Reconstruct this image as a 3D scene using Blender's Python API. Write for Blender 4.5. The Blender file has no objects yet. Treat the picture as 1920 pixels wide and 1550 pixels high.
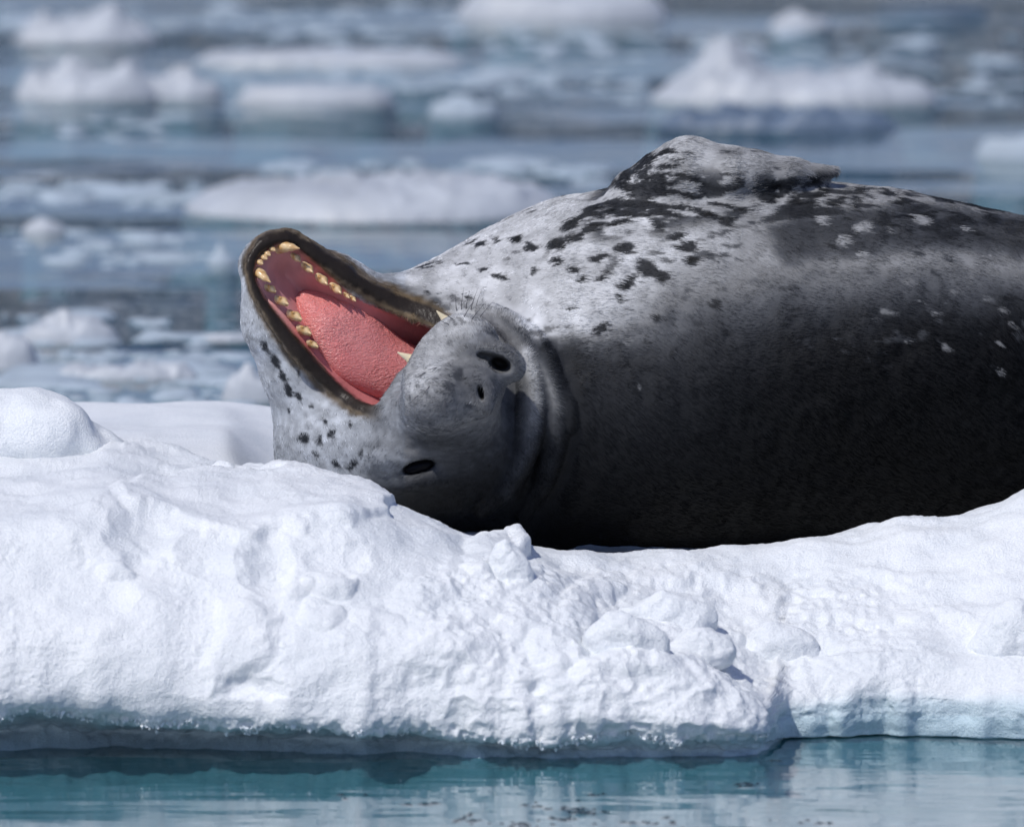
import bpy, math, random
import numpy as np

# ------------------------------------------------------------------ camera, sky, sun, exposure
scene = bpy.context.scene
COL = scene.collection
PXM = 1400.0                 # photograph pixels per metre at the seal
DIST = 16.0                  # camera to seal
ALPHA = math.radians(6.4)    # camera looks down by this much
REFZ = 0.345                 # height above the water of the frame centre, at the seal
FWD = np.array([0, math.cos(ALPHA), -math.sin(ALPHA)])
UP = np.array([0, math.sin(ALPHA), math.cos(ALPHA)])
RIGHT = np.array([1.0, 0, 0])
REF = np.array([0, 0, REFZ])
CAM = REF - DIST * FWD

cam_data = bpy.data.cameras.new('camera')
cam = bpy.data.objects.new('camera', cam_data)
COL.objects.link(cam)
cam.location = CAM
cam.rotation_euler = (math.pi / 2 - ALPHA, 0, 0)
cam_data.sensor_width = 36
cam_data.lens = 36 * DIST / (1920 / PXM)
cam_data.clip_start = 0.5
cam_data.clip_end = 6000
cam_data.dof.use_dof = True
cam_data.dof.focus_distance = DIST - 0.12
cam_data.dof.aperture_fstop = 7
scene.camera = cam

SUN_ELEV, SUN_AZ = math.radians(52), math.radians(-40)   # azimuth: from the camera side, turned to the left
sun_dir = np.array([math.sin(SUN_AZ) * math.cos(SUN_ELEV), -math.cos(SUN_AZ) * math.cos(SUN_ELEV), math.sin(SUN_ELEV)])
world = bpy.data.worlds.new('World')
scene.world = world
world.use_nodes = True
wn = world.node_tree.nodes
wl = world.node_tree.links
wn.clear()
w_out = wn.new('ShaderNodeOutputWorld')
w_bg = wn.new('ShaderNodeBackground')
w_sky = wn.new('ShaderNodeTexSky')
w_sky.sky_type = 'NISHITA'
w_sky.sun_disc = False
w_sky.sun_elevation = SUN_ELEV
w_sky.sun_rotation = math.pi - SUN_AZ
w_sky.air_density = 1.0
w_sky.dust_density = 0.6
w_sky.ozone_density = 3.0
w_bg.inputs['Strength'].default_value = 0.08
# broken bright cloud over the whole sky
w_tc = wn.new('ShaderNodeTexCoord')
w_map = wn.new('ShaderNodeMapping')
w_map.inputs['Scale'].default_value = (1.3, 1.3, 4.0)
w_noise = wn.new('ShaderNodeTexNoise')
w_noise.inputs['Scale'].default_value = 2.2
w_noise.inputs['Detail'].default_value = 5
w_ramp = wn.new('ShaderNodeValToRGB')
w_ramp.color_ramp.elements[0].position = 0.42
w_ramp.color_ramp.elements[1].position = 0.64
w_mix = wn.new('ShaderNodeMix')
w_mix.data_type = 'RGBA'
w_mix.inputs['B'].default_value = (6.8, 7.5, 8.9, 1)
wl.new(w_tc.outputs['Generated'], w_map.inputs['Vector'])
wl.new(w_map.outputs['Vector'], w_noise.inputs['Vector'])
wl.new(w_noise.outputs['Fac'], w_ramp.inputs['Fac'])
w_sep = wn.new('ShaderNodeSeparateXYZ')
wl.new(w_tc.outputs['Generated'], w_sep.inputs[0])
w_low = wn.new('ShaderNodeMapRange')        # the cloud lies in a bank above the horizon, all round
w_low.inputs['From Min'].default_value = 0.10; w_low.inputs['From Max'].default_value = 0.34
w_low.inputs['To Min'].default_value = 0.95; w_low.inputs['To Max'].default_value = 0.10
wl.new(w_sep.outputs['Z'], w_low.inputs['Value'])
w_fac = wn.new('ShaderNodeMath'); w_fac.operation = 'MULTIPLY'
wl.new(w_ramp.outputs['Color'], w_fac.inputs[0]); wl.new(w_low.outputs['Result'], w_fac.inputs[1])
wl.new(w_fac.outputs[0], w_mix.inputs['Factor'])
w_tint = wn.new('ShaderNodeMix')
w_tint.data_type = 'RGBA'; w_tint.blend_type = 'MULTIPLY'
w_tint.inputs['Factor'].default_value = 1.0
w_tint.inputs['B'].default_value = (0.86, 0.86, 1.13, 1)
wl.new(w_sky.outputs['Color'], w_tint.inputs['A'])
wl.new(w_tint.outputs['Result'], w_mix.inputs['A'])
wl.new(w_mix.outputs['Result'], w_bg.inputs['Color'])
wl.new(w_bg.outputs['Background'], w_out.inputs['Surface'])

sun_data = bpy.data.lights.new('sun', 'SUN')
sun_data.energy = 3.2
sun_data.angle = math.radians(1.5)
sun_data.color = (1.0, 0.96, 0.91)
sun = bpy.data.objects.new('sun', sun_data)
COL.objects.link(sun)
from mathutils import Vector, Matrix
sun.rotation_euler = Vector(sun_dir).to_track_quat('Z', 'Y').to_euler()

scene.view_settings.view_transform = 'Standard'
scene.view_settings.look = 'None'
scene.view_settings.exposure = 0.0
scene.view_settings.gamma = 1.0
scene.view_settings.use_curve_mapping = False
scene.cycles.use_denoising = True
scene.cycles.use_adaptive_sampling = True
scene.cycles.adaptive_threshold = 0.025
scene.cycles_curves.shape = 'RIBBONS'
scene.cycles_curves.subdivisions = 1
scene.cycles.max_bounces = 7
scene.cycles.diffuse_bounces = 3
scene.cycles.transparent_max_bounces = 12

rng = np.random.default_rng(7)
random.seed(7)


# ------------------------------------------------------------------ helpers
def at(px, py, Y):
    """World point on the ray through photograph pixel (px, py), at world depth Y."""
    px = np.asarray(px, float); py = np.asarray(py, float); Y = np.asarray(Y, float)
    k = 1.0 / (PXM * DIST)
    dx = (px - 960) * k
    dv = (775 - py) * k
    d = FWD[None] + dx.reshape(-1, 1) * RIGHT[None] + dv.reshape(-1, 1) * UP[None]
    t = (Y.reshape(-1) - CAM[1]) / d[:, 1]
    return CAM[None] + t[:, None] * d


def on_water(px, py, z=0.0):
    k = 1.0 / (PXM * DIST)
    d = FWD + (px - 960) * k * RIGHT + (775 - py) * k * UP
    t = (z - CAM[2]) / d[2]
    return CAM + t * d


def seal_to_world(P):
    P = np.asarray(P, float)
    return (REF[None] + np.outer((P[:, 0] - 960) / PXM, RIGHT) + np.outer((775 - P[:, 1]) / PXM, UP)
            - np.outer(P[:, 2] / PXM, FWD))


def S(px, py, z):
    """Seal-space point that shows at pixel (px, py) when it stands z towards the camera."""
    k = 1 - z / (PXM * DIST)
    return np.array([960 + (px - 960) * k, 775 + (py - 775) * k, z], float)


def _hash(ix, iy, iz, seed):
    n = (ix * 374761393 + iy * 668265263 + iz * 1274126177 + seed * 974634643).astype(np.int64)
    n = (n ^ (n >> 13)) * 1274126177
    n = n & 0x7fffffff
    n = (n ^ (n >> 16)) * 2246822519 & 0x7fffffff
    n = n ^ (n >> 15)
    return (n & 0xffff).astype(np.float32) / 65535.0


def vnoise(P, scale, seed=0):
    """Smooth value noise in -1..1 at points P with feature size `scale`."""
    q = np.asarray(P, np.float64) / scale
    i = np.floor(q).astype(np.int64)
    f = (q - i).astype(np.float32)
    u = f * f * f * (f * (f * 6 - 15) + 10)
    r = np.zeros(len(q), np.float32)
    for a in (0, 1):
        wx = u[:, 0] if a else 1 - u[:, 0]
        for b in (0, 1):
            wy = u[:, 1] if b else 1 - u[:, 1]
            for c in (0, 1):
                wz = u[:, 2] if c else 1 - u[:, 2]
                r += wx * wy * wz * _hash(i[:, 0] + a, i[:, 1] + b, i[:, 2] + c, seed)
    return r * 2 - 1


def fbm(P, scale, octaves=3, seed=0, gain=0.5):
    P = np.asarray(P, float)
    r = 0; a = 1.0; n = 0
    for o in range(octaves):
        r = r + a * vnoise(P + 17.3 * o * scale, scale / 2 ** o, seed + o)
        n += a; a *= gain
    return r / n


def sstep(a, b, x):
    t = np.clip((x - a) / (b - a), 0, 1)
    return t * t * (3 - 2 * t)


def catmull(pts, n):
    """Resample a polyline of points as a smooth curve of n points."""
    p = np.asarray(pts, float)
    e = np.vstack([2 * p[0] - p[1], p, 2 * p[-1] - p[-2]])
    t = np.linspace(0, len(p) - 1 - 1e-9, n)
    i = t.astype(int); f = (t - i)[:, None]
    a, b, c, d = e[i], e[i + 1], e[i + 2], e[i + 3]
    return 0.5 * ((2 * b) + (c - a) * f + (2 * a - 5 * b + 4 * c - d) * f * f + (3 * b - a - 3 * c + d) * f ** 3)


def mesh_object(name, verts, faces, material=None, parent=None, smooth=True, link=True):
    me = bpy.data.meshes.new(name)
    verts = np.asarray(verts, np.float32)
    if isinstance(faces, np.ndarray):
        nf, k = faces.shape
        me.vertices.add(len(verts))
        me.vertices.foreach_set('co', verts.ravel())
        me.loops.add(nf * k)
        me.loops.foreach_set('vertex_index', faces.astype(np.int32).ravel())
        me.polygons.add(nf)
        me.polygons.foreach_set('loop_start', np.arange(0, nf * k, k, dtype=np.int32))
        me.update(calc_edges=True)
    else:
        me.from_pydata([tuple(map(float, v)) for v in verts], [], [tuple(map(int, f)) for f in faces])
        me.update()
    me.polygons.foreach_set('use_smooth', np.full(len(me.polygons), smooth))
    if material:
        me.materials.append(material)
    o = bpy.data.objects.new(name, me)
    COL.objects.link(o)
    if parent is not None:
        o.parent = parent
    return o


def tag(o, label=None, category=None, group=None, kind=None):
    if label: o['label'] = label
    if category: o['category'] = category
    if group: o['group'] = group
    if kind: o['kind'] = kind
    return o


def color_attr(o, name, rgb):
    a = o.data.color_attributes.new(name, 'FLOAT_COLOR', 'POINT')
    c = np.ones((len(rgb), 4), np.float32); c[:, :3] = rgb
    a.data.foreach_set('color', c.ravel())


def float_attr(o, name, val):
    a = o.data.attributes.new(name, 'FLOAT', 'POINT')
    a.data.foreach_set('value', np.asarray(val, np.float32))


def grid_faces(nr, nc):
    i = np.arange(nr * nc).reshape(nr, nc)
    return np.stack([i[:-1, :-1], i[:-1, 1:], i[1:, 1:], i[1:, :-1]], -1).reshape(-1, 4)


def vert_normals(V, F):
    fn = np.cross(V[F[:, 2]] - V[F[:, 0]], V[F[:, 3]] - V[F[:, 1]])
    n = np.zeros_like(V)
    for k in range(4):
        for c in range(3):
            n[:, c] += np.bincount(F[:, k], weights=fn[:, c], minlength=len(V))
    l = np.linalg.norm(n, axis=1, keepdims=True); l[l == 0] = 1
    return n / l


def poly_sdf(xy, poly):
    """Signed distance (negative inside) to a 2D polygon."""
    poly = np.asarray(poly, float)
    d = np.full(len(xy), 1e9); s = np.ones(len(xy))
    n = len(poly)
    for i in range(n):
        a = poly[i]; b = poly[i - 1]
        e = b - a; w = xy - a
        t = np.clip((w @ e) / (e @ e), 0, 1)
        q = w - t[:, None] * e
        d = np.minimum(d, (q * q).sum(1))
        c1 = xy[:, 1] >= a[1]; c2 = xy[:, 1] < b[1]; c3 = e[0] * w[:, 1] > e[1] * w[:, 0]
        flip = (c1 & c2 & c3) | (~c1 & ~c2 & ~c3)
        s = np.where(flip, -s, s)
    return s * np.sqrt(d)


def polyline_dist(P, pts):
    """Distance to a polyline and the parameter 0..1 along it."""
    pts = np.asarray(pts, float)
    best = np.full(len(P), 1e18); par = np.zeros(len(P))
    for i in range(len(pts) - 1):
        a, b = pts[i], pts[i + 1]
        e = b - a
        t = np.clip(((P - a) @ e) / (e @ e), 0, 1)
        q = P - a - t[:, None] * e
        d = (q * q).sum(1)
        m = d < best
        best = np.where(m, d, best); par = np.where(m, (i + t) / (len(pts) - 1), par)
    return np.sqrt(best), par


def rcone(P, a, ra, b, rb):
    a = np.asarray(a, float); b = np.asarray(b, float)
    e = b - a
    t = np.clip(((P - a) @ e) / (e @ e), 0, 1)
    q = P - a - t[:, None] * e
    return np.sqrt((q * q).sum(1)) - (ra + (rb - ra) * t)


def ellip(P, c, r, R=None):
    q = P - np.asarray(c, float)
    if R is not None:
        q = q @ np.asarray(R, float).T
    r = np.asarray(r, float)
    k0 = np.sqrt(((q / r) ** 2).sum(1)); k1 = np.sqrt(((q / (r * r)) ** 2).sum(1)) + 1e-9
    return k0 * (k0 - 1) / k1


def smin(a, b, k):
    h = np.clip(0.5 + 0.5 * (b - a) / k, 0, 1)
    return b + (a - b) * h - k * h * (1 - h)


def smax(a, b, k):
    return -smin(-a, -b, k)


def surface_nets(f, lo, hi, h, blk=8):
    """Mesh of the zero set of f over a box: coarse pass, then fine blocks near the surface."""
    lo = np.asarray(lo, float)
    nb = np.ceil((np.asarray(hi, float) - lo) / (h * blk)).astype(int)
    n = nb * blk
    C = h * blk
    ci = np.stack(np.meshgrid(*[np.arange(k) for k in nb], indexing='ij'), -1).reshape(-1, 3)
    cv = f(lo + (ci + 0.5) * C - h * 0.5)
    near = np.abs(cv) < C * 1.05
    dense = np.repeat(np.repeat(np.repeat(cv.reshape(nb).astype(np.float32), blk, 0), blk, 1), blk, 2)
    li = np.stack(np.meshgrid(*[np.arange(blk)] * 3, indexing='ij'), -1).reshape(-1, 3)
    nbk = ci[near]
    step = 800
    for s in range(0, len(nbk), step):
        idx = (nbk[s:s + step, None, :] * blk + li[None]).reshape(-1, 3)
        v = f(lo + idx * h)
        dense[idx[:, 0], idx[:, 1], idx[:, 2]] = v
    neg = dense < 0
    cnt = np.zeros(np.array(neg.shape) - 1, np.uint8)
    corners = [(a, b, c) for a in (0, 1) for b in (0, 1) for c in (0, 1)]
    sl = lambda a, n_: slice(a, n_ - 1 + a)
    for a, b, c in corners:
        cnt += neg[sl(a, n[0]), sl(b, n[1]), sl(c, n[2])]
    act = np.argwhere((cnt > 0) & (cnt < 8))
    ids = np.full(cnt.shape, -1, np.int32)
    ids[act[:, 0], act[:, 1], act[:, 2]] = np.arange(len(act))
    acc = np.zeros((len(act), 3)); num = np.zeros(len(act))
    for a, b, c in corners:
        for ax in range(3):
            o = [a, b, c]
            if o[ax]: continue
            o2 = list(o); o2[ax] = 1
            p0 = act + o; p1 = act + o2
            v0 = dense[p0[:, 0], p0[:, 1], p0[:, 2]]; v1 = dense[p1[:, 0], p1[:, 1], p1[:, 2]]
            m = (v0 < 0) != (v1 < 0)
            t = np.where(m, v0 / np.where(v0 == v1, 1, v0 - v1), 0)
            q = np.array(o)[None] + 0.0
            q = np.repeat(q, len(act), 0); q[:, ax] += t
            acc[m] += q[m]; num[m] += 1
    V = lo + (act + acc / num[:, None]) * h
    faces = []
    for ax in range(3):
        u, v = [(1, 2), (2, 0), (0, 1)][ax]
        s0 = [slice(0, k) for k in n]; s1 = [slice(0, k) for k in n]
        s0[ax] = slice(0, n[ax] - 1); s1[ax] = slice(1, n[ax])
        A = neg[tuple(s0)]; B = neg[tuple(s1)]
        e = np.argwhere(A != B)
        e = e[(e[:, u] > 0) & (e[:, v] > 0) & (e[:, u] < n[u] - 1) & (e[:, v] < n[v] - 1)]
        inside = A[e[:, 0], e[:, 1], e[:, 2]]
        def cid(du, dv):
            q = e.copy(); q[:, u] += du; q[:, v] += dv
            return ids[q[:, 0], q[:, 1], q[:, 2]]
        quad = np.stack([cid(-1, -1), cid(0, -1), cid(0, 0), cid(-1, 0)], 1)
        quad[~inside] = quad[~inside][:, ::-1]
        faces.append(quad)
    F = np.vstack(faces)
    F = F[(F >= 0).all(1)]
    return V, F


def relax(V, F, it=1, lam=0.5):
    E = np.vstack([F[:, [0, 1]], F[:, [1, 2]], F[:, [2, 3]], F[:, [3, 0]]])
    deg = np.bincount(E.ravel(), minlength=len(V))[:, None]
    deg[deg == 0] = 1
    for _ in range(it):
        s = np.zeros_like(V)
        for c in range(3):
            s[:, c] = np.bincount(E[:, 0], weights=V[E[:, 1], c], minlength=len(V)) + \
                      np.bincount(E[:, 1], weights=V[E[:, 0], c], minlength=len(V))
        V = V + lam * (s / deg - V)
    return V


# ------------------------------------------------------------------ materials
def new_mat(name):
    m = bpy.data.materials.new(name); m.use_nodes = True
    nt = m.node_tree
    b = nt.nodes['Principled BSDF']
    return m, nt, nt.nodes, nt.links, b


def node(nt, kind, **kw):
    n = nt.nodes.new(kind)
    for k, v in kw.items():
        if k in n.inputs:
            n.inputs[k].default_value = v
        else:
            setattr(n, k, v)
    return n


def mat_snow():
    m, nt, N, L, b = new_mat('snow')
    tc = node(nt, 'ShaderNodeTexCoord')
    n1 = node(nt, 'ShaderNodeTexNoise', Scale=330.0, Detail=3.0, Roughness=0.7)
    n2 = node(nt, 'ShaderNodeTexNoise', Scale=9.0, Detail=4.0)
    L.new(tc.outputs['Object'], n1.inputs['Vector']); L.new(tc.outputs['Object'], n2.inputs['Vector'])
    ice = node(nt, 'ShaderNodeAttribute', attribute_name='ice')
    mix = node(nt, 'ShaderNodeMix', data_type='RGBA')
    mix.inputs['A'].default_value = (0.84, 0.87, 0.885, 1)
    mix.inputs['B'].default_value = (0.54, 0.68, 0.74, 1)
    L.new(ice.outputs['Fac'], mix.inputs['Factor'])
    mul = node(nt, 'ShaderNodeMix', data_type='RGBA', blend_type='MULTIPLY')
    rp = node(nt, 'ShaderNodeValToRGB')
    rp.color_ramp.elements[0].position = 0.35; rp.color_ramp.elements[0].color = (0.93, 0.94, 0.95, 1)
    rp.color_ramp.elements[1].position = 0.6
    L.new(n2.outputs['Fac'], rp.inputs['Fac'])
    mul.inputs['Factor'].default_value = 1.0
    gr = node(nt, 'ShaderNodeValToRGB')
    gr.color_ramp.elements[0].position = 0.30; gr.color_ramp.elements[0].color = (0.84, 0.855, 0.88, 1)
    gr.color_ramp.elements[1].position = 0.58
    L.new(n1.outputs['Fac'], gr.inputs['Fac'])
    mul2 = node(nt, 'ShaderNodeMix', data_type='RGBA', blend_type='MULTIPLY')
    mul2.inputs['Factor'].default_value = 1.0
    L.new(mix.outputs['Result'], mul.inputs['A']); L.new(rp.outputs['Color'], mul.inputs['B'])
    L.new(mul.outputs['Result'], mul2.inputs['A']); L.new(gr.outputs['Color'], mul2.inputs['B'])
    L.new(mul2.outputs['Result'], b.inputs['Base Color'])
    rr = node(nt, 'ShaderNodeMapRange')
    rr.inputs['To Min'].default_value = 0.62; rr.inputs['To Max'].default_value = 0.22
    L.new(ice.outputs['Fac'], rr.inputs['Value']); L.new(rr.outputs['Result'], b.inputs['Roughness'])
    bump = node(nt, 'ShaderNodeBump', Strength=0.8, Distance=0.0030)
    L.new(n1.outputs['Fac'], bump.inputs['Height']); L.new(bump.outputs['Normal'], b.inputs['Normal'])
    b.inputs['Specular IOR Level'].default_value = 0.3
    return m


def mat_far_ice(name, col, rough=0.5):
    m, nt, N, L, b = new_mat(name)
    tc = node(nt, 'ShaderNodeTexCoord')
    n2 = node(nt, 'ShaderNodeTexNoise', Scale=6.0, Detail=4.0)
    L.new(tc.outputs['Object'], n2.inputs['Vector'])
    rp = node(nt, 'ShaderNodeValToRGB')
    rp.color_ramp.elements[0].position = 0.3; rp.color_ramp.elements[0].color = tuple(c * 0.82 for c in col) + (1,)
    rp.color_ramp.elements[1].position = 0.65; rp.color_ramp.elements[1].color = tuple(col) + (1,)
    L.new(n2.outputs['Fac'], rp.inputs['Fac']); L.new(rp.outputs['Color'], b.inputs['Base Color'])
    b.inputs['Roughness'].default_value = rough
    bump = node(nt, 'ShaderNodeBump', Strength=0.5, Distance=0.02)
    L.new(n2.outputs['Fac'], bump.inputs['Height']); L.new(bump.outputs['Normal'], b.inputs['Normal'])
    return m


def mat_water():
    m, nt, N, L, b = new_mat('sea_water')
    N.remove(b)
    out = N['Material Output']
    geo = node(nt, 'ShaderNodeNewGeometry')
    # patches of wind ripple lying across the view
    mp = node(nt, 'ShaderNodeMapping'); mp.inputs['Scale'].default_value = (0.42, 1.5, 1)
    L.new(geo.outputs['Position'], mp.inputs['Vector'])
    patch = node(nt, 'ShaderNodeTexNoise', Scale=1.0, Detail=4.0, Roughness=0.6)
    L.new(mp.outputs['Vector'], patch.inputs['Vector'])
    pr = node(nt, 'ShaderNodeMapRange', interpolation_type='SMOOTHSTEP')
    pr.inputs['From Min'].default_value = 0.49; pr.inputs['From Max'].default_value = 0.57
    L.new(patch.outputs['Fac'], pr.inputs['Value'])
    # the lee of the floe is calm
    sep = node(nt, 'ShaderNodeSeparateXYZ'); L.new(geo.outputs['Position'], sep.inputs[0])
    calm = node(nt, 'ShaderNodeMapRange', interpolation_type='SMOOTHSTEP')
    calm.inputs['From Min'].default_value = 0.8; calm.inputs['From Max'].default_value = 2.5
    L.new(sep.outputs['Y'], calm.inputs['Value'])
    mm = node(nt, 'ShaderNodeMath', operation='MULTIPLY')
    L.new(pr.outputs['Result'], mm.inputs[0]); L.new(calm.outputs['Result'], mm.inputs[1])
    rip = node(nt, 'ShaderNodeTexNoise', Scale=14.0, Detail=3.0, Roughness=0.6)
    L.new(geo.outputs['Position'], rip.inputs['Vector'])
    mp2 = node(nt, 'ShaderNodeMapping'); mp2.inputs['Scale'].default_value = (1.2, 3.0, 1)
    L.new(geo.outputs['Position'], mp2.inputs['Vector'])
    swell = node(nt, 'ShaderNodeTexNoise', Scale=1.6, Detail=3.0, Roughness=0.5)
    L.new(mp2.outputs['Vector'], swell.inputs['Vector'])
    h1 = node(nt, 'ShaderNodeMath', operation='MULTIPLY'); L.new(rip.outputs['Fac'], h1.inputs[0]); L.new(mm.outputs[0], h1.inputs[1])
    h1b = node(nt, 'ShaderNodeMath', operation='MULTIPLY'); L.new(h1.outputs[0], h1b.inputs[0]); h1b.inputs[1].default_value = 0.060
    h2 = node(nt, 'ShaderNodeMath', operation='MULTIPLY'); L.new(swell.outputs['Fac'], h2.inputs[0]); h2.inputs[1].default_value = 0.007
    hs = node(nt, 'ShaderNodeMath', operation='ADD'); L.new(h1b.outputs[0], hs.inputs[0]); L.new(h2.outputs[0], hs.inputs[1])
    bump = node(nt, 'ShaderNodeBump', Strength=1.0, Distance=1.0)
    L.new(hs.outputs[0], bump.inputs['Height'])
    fr = node(nt, 'ShaderNodeFresnel', IOR=1.333)
    L.new(bump.outputs['Normal'], fr.inputs['Normal'])
    gl = node(nt, 'ShaderNodeBsdfGlossy', Roughness=0.03)
    gl.inputs['Color'].default_value = (1, 1, 1, 1)
    L.new(bump.outputs['Normal'], gl.inputs['Normal'])
    df = node(nt, 'ShaderNodeBsdfDiffuse'); df.inputs['Color'].default_value = (0.014, 0.060, 0.085, 1)
    tr = node(nt, 'ShaderNodeBsdfTransparent'); tr.inputs['Color'].default_value = (0.40, 0.66, 0.72, 1)
    mx0 = node(nt, 'ShaderNodeMixShader'); mx0.inputs[0].default_value = 0.30
    L.new(tr.outputs[0], mx0.inputs[1]); L.new(df.outputs[0], mx0.inputs[2])
    mx = node(nt, 'ShaderNodeMixShader')
    L.new(fr.outputs[0], mx.inputs[0]); L.new(mx0.outputs[0], mx.inputs[1]); L.new(gl.outputs[0], mx.inputs[2])
    L.new(mx.outputs[0], out.inputs['Surface'])
    return m


def mat_seal_skin():
    m, nt, N, L, b = new_mat('seal_skin')
    c = node(nt, 'ShaderNodeAttribute', attribute_name='coat')
    L.new(c.outputs['Color'], b.inputs['Base Color'])
    w = node(nt, 'ShaderNodeAttribute', attribute_name='wet')
    rr = node(nt, 'ShaderNodeMapRange')
    rr.inputs['To Min'].default_value = 0.6; rr.inputs['To Max'].default_value = 0.28
    L.new(w.outputs['Fac'], rr.inputs['Value']); L.new(rr.outputs['Result'], b.inputs['Roughness'])
    tc = node(nt, 'ShaderNodeTexCoord')
    mp = node(nt, 'ShaderNodeMapping'); mp.inputs['Scale'].default_value = (1, 1, 1)
    L.new(tc.outputs['Object'], mp.inputs['Vector'])
    n1 = node(nt, 'ShaderNodeTexNoise', Scale=220.0, Detail=2.0)
    L.new(mp.outputs['Vector'], n1.inputs['Vector'])
    bump = node(nt, 'ShaderNodeBump', Strength=0.35, Distance=0.002)
    L.new(n1.outputs['Fac'], bump.inputs['Height']); L.new(bump.outputs['Normal'], b.inputs['Normal'])
    b.inputs['Specular IOR Level'].default_value = 0.14
    return m


def mat_fur():
    m, nt, N, L, b = new_mat('seal_fur')
    c = node(nt, 'ShaderNodeAttribute', attribute_name='coat')
    L.new(c.outputs['Color'], b.inputs['Base Color'])
    b.inputs['Roughness'].default_value = 0.34
    b.inputs['Specular IOR Level'].default_value = 0.10
    return m


def mat_tongue():
    m, nt, N, L, b = new_mat('tongue_flesh')
    tc = node(nt, 'ShaderNodeTexCoord')
    n0 = node(nt, 'ShaderNodeTexNoise', Scale=14.0, Detail=3.0)
    L.new(tc.outputs['Object'], n0.inputs['Vector'])
    rp = node(nt, 'ShaderNodeValToRGB')
    rp.color_ramp.elements[0].position = 0.3; rp.color_ramp.elements[0].color = (0.68, 0.20, 0.19, 1)
    rp.color_ramp.elements[1].position = 0.7; rp.color_ramp.elements[1].color = (0.76, 0.29, 0.27, 1)
    L.new(n0.outputs['Fac'], rp.inputs['Fac']); L.new(rp.outputs['Color'], b.inputs['Base Color'])
    mp = node(nt, 'ShaderNodeMapping'); mp.inputs['Rotation'].default_value = (0, math.radians(40), 0)
    mp.inputs['Scale'].default_value = (1.0, 1.0, 2.2)
    L.new(tc.outputs['Object'], mp.inputs['Vector'])
    v = node(nt, 'ShaderNodeTexNoise', Scale=190.0, Detail=2.0, Distortion=0.8)
    L.new(mp.outputs['Vector'], v.inputs['Vector'])
    fine = node(nt, 'ShaderNodeTexNoise', Scale=22.0, Detail=2.0)
    L.new(tc.outputs['Object'], fine.inputs['Vector'])
    fr = node(nt, 'ShaderNodeMapRange')
    fr.inputs['From Min'].default_value = 0.35; fr.inputs['From Max'].default_value = 0.65
    fr.inputs['To Min'].default_value = 0.5; fr.inputs['To Max'].default_value = 1.0
    L.new(fine.outputs['Fac'], fr.inputs['Value'])
    hm = node(nt, 'ShaderNodeMath', operation='MULTIPLY')
    L.new(v.outputs['Fac'], hm.inputs[0]); L.new(fr.outputs['Result'], hm.inputs[1])
    bump = node(nt, 'ShaderNodeBump', Strength=0.9, Distance=0.004)
    L.new(hm.outputs[0], bump.inputs['Height']); L.new(bump.outputs['Normal'], b.inputs['Normal'])
    b.inputs['Roughness'].default_value = 0.24
    b.inputs['Subsurface Weight'].default_value = 0.25
    b.inputs['Subsurface Radius'].default_value = (1.0, 0.3, 0.25)
    b.inputs['Subsurface Scale'].default_value = 0.006
    return m


def mat_plain(name, col, rough=0.4, noise=0.0, col2=None, scale=60.0, spec=0.5):
    m, nt, N, L, b = new_mat(name)
    tc = node(nt, 'ShaderNodeTexCoord')
    n = node(nt, 'ShaderNodeTexNoise', Scale=scale, Detail=3.0)
    L.new(tc.outputs['Object'], n.inputs['Vector'])
    rp = node(nt, 'ShaderNodeValToRGB')
    rp.color_ramp.elements[0].position = 0.36; rp.color_ramp.elements[0].color = tuple(col2 or col) + (1,)
    rp.color_ramp.elements[1].position = 0.60; rp.color_ramp.elements[1].color = tuple(col) + (1,)
    L.new(n.outputs['Fac'], rp.inputs['Fac']); L.new(rp.outputs['Color'], b.inputs['Base Color'])
    b.inputs['Roughness'].default_value = rough
    b.inputs['Specular IOR Level'].default_value = spec
    return m


M_SNOW = mat_snow()
M_WATER = mat_water()
M_SKIN = mat_seal_skin()
M_FUR = mat_fur()
M_TONGUE = mat_tongue()
M_TOOTH = mat_plain('stained_tooth', (0.79, 0.63, 0.38), 0.28, col2=(0.50, 0.27, 0.09), scale=55)
M_FANG = mat_plain('clean_tooth', (0.80, 0.72, 0.52), 0.3, col2=(0.70, 0.58, 0.36), scale=40)
M_EYE = mat_plain('eye', (0.006, 0.006, 0.008), 0.12, spec=0.08)
M_WHISKER = mat_plain('whisker', (0.05, 0.05, 0.06), 0.4)
M_GRAIN = mat_plain('refrozen_grain', (0.78, 0.82, 0.85), 0.12, col2=(0.62, 0.70, 0.75), scale=200)
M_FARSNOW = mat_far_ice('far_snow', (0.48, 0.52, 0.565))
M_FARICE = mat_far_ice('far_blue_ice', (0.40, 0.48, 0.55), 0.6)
M_FLAKE = mat_far_ice('reflection_gap_flake', (0.012, 0.04, 0.055), 0.6)  # for flakes that stand in for dark gaps in the reflection
M_DARK_ICE_REFLECTION = mat_far_ice('dark_ice_and_reflection', (0.12, 0.17, 0.24), 0.5)  # also colours the slab that stands in for a reflection

# ------------------------------------------------------------------ sea
sea = mesh_object('sea', [(-1500, -60, 0), (1500, -60, 0), (1500, 3000, 0), (-1500, 3000, 0)],
                  np.array([[0, 1, 2, 3]]), M_WATER)
tag(sea, kind='structure')
M_DEEP = mat_plain('deep_water', (0.008, 0.030, 0.045), 0.9, col2=(0.006, 0.022, 0.035), scale=0.2, spec=0.0)
deep = mesh_object('deep_water', [(-1500, -60, -4), (1500, -60, -4), (1500, 3000, -4), (-1500, 3000, -4)],
                   np.array([[0, 1, 2, 3]]), M_DEEP)
tag(deep, kind='structure')

# ------------------------------------------------------------------ the floe under the seal
Y0 = -0.85     # world Y of the floe's front water line


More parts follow.
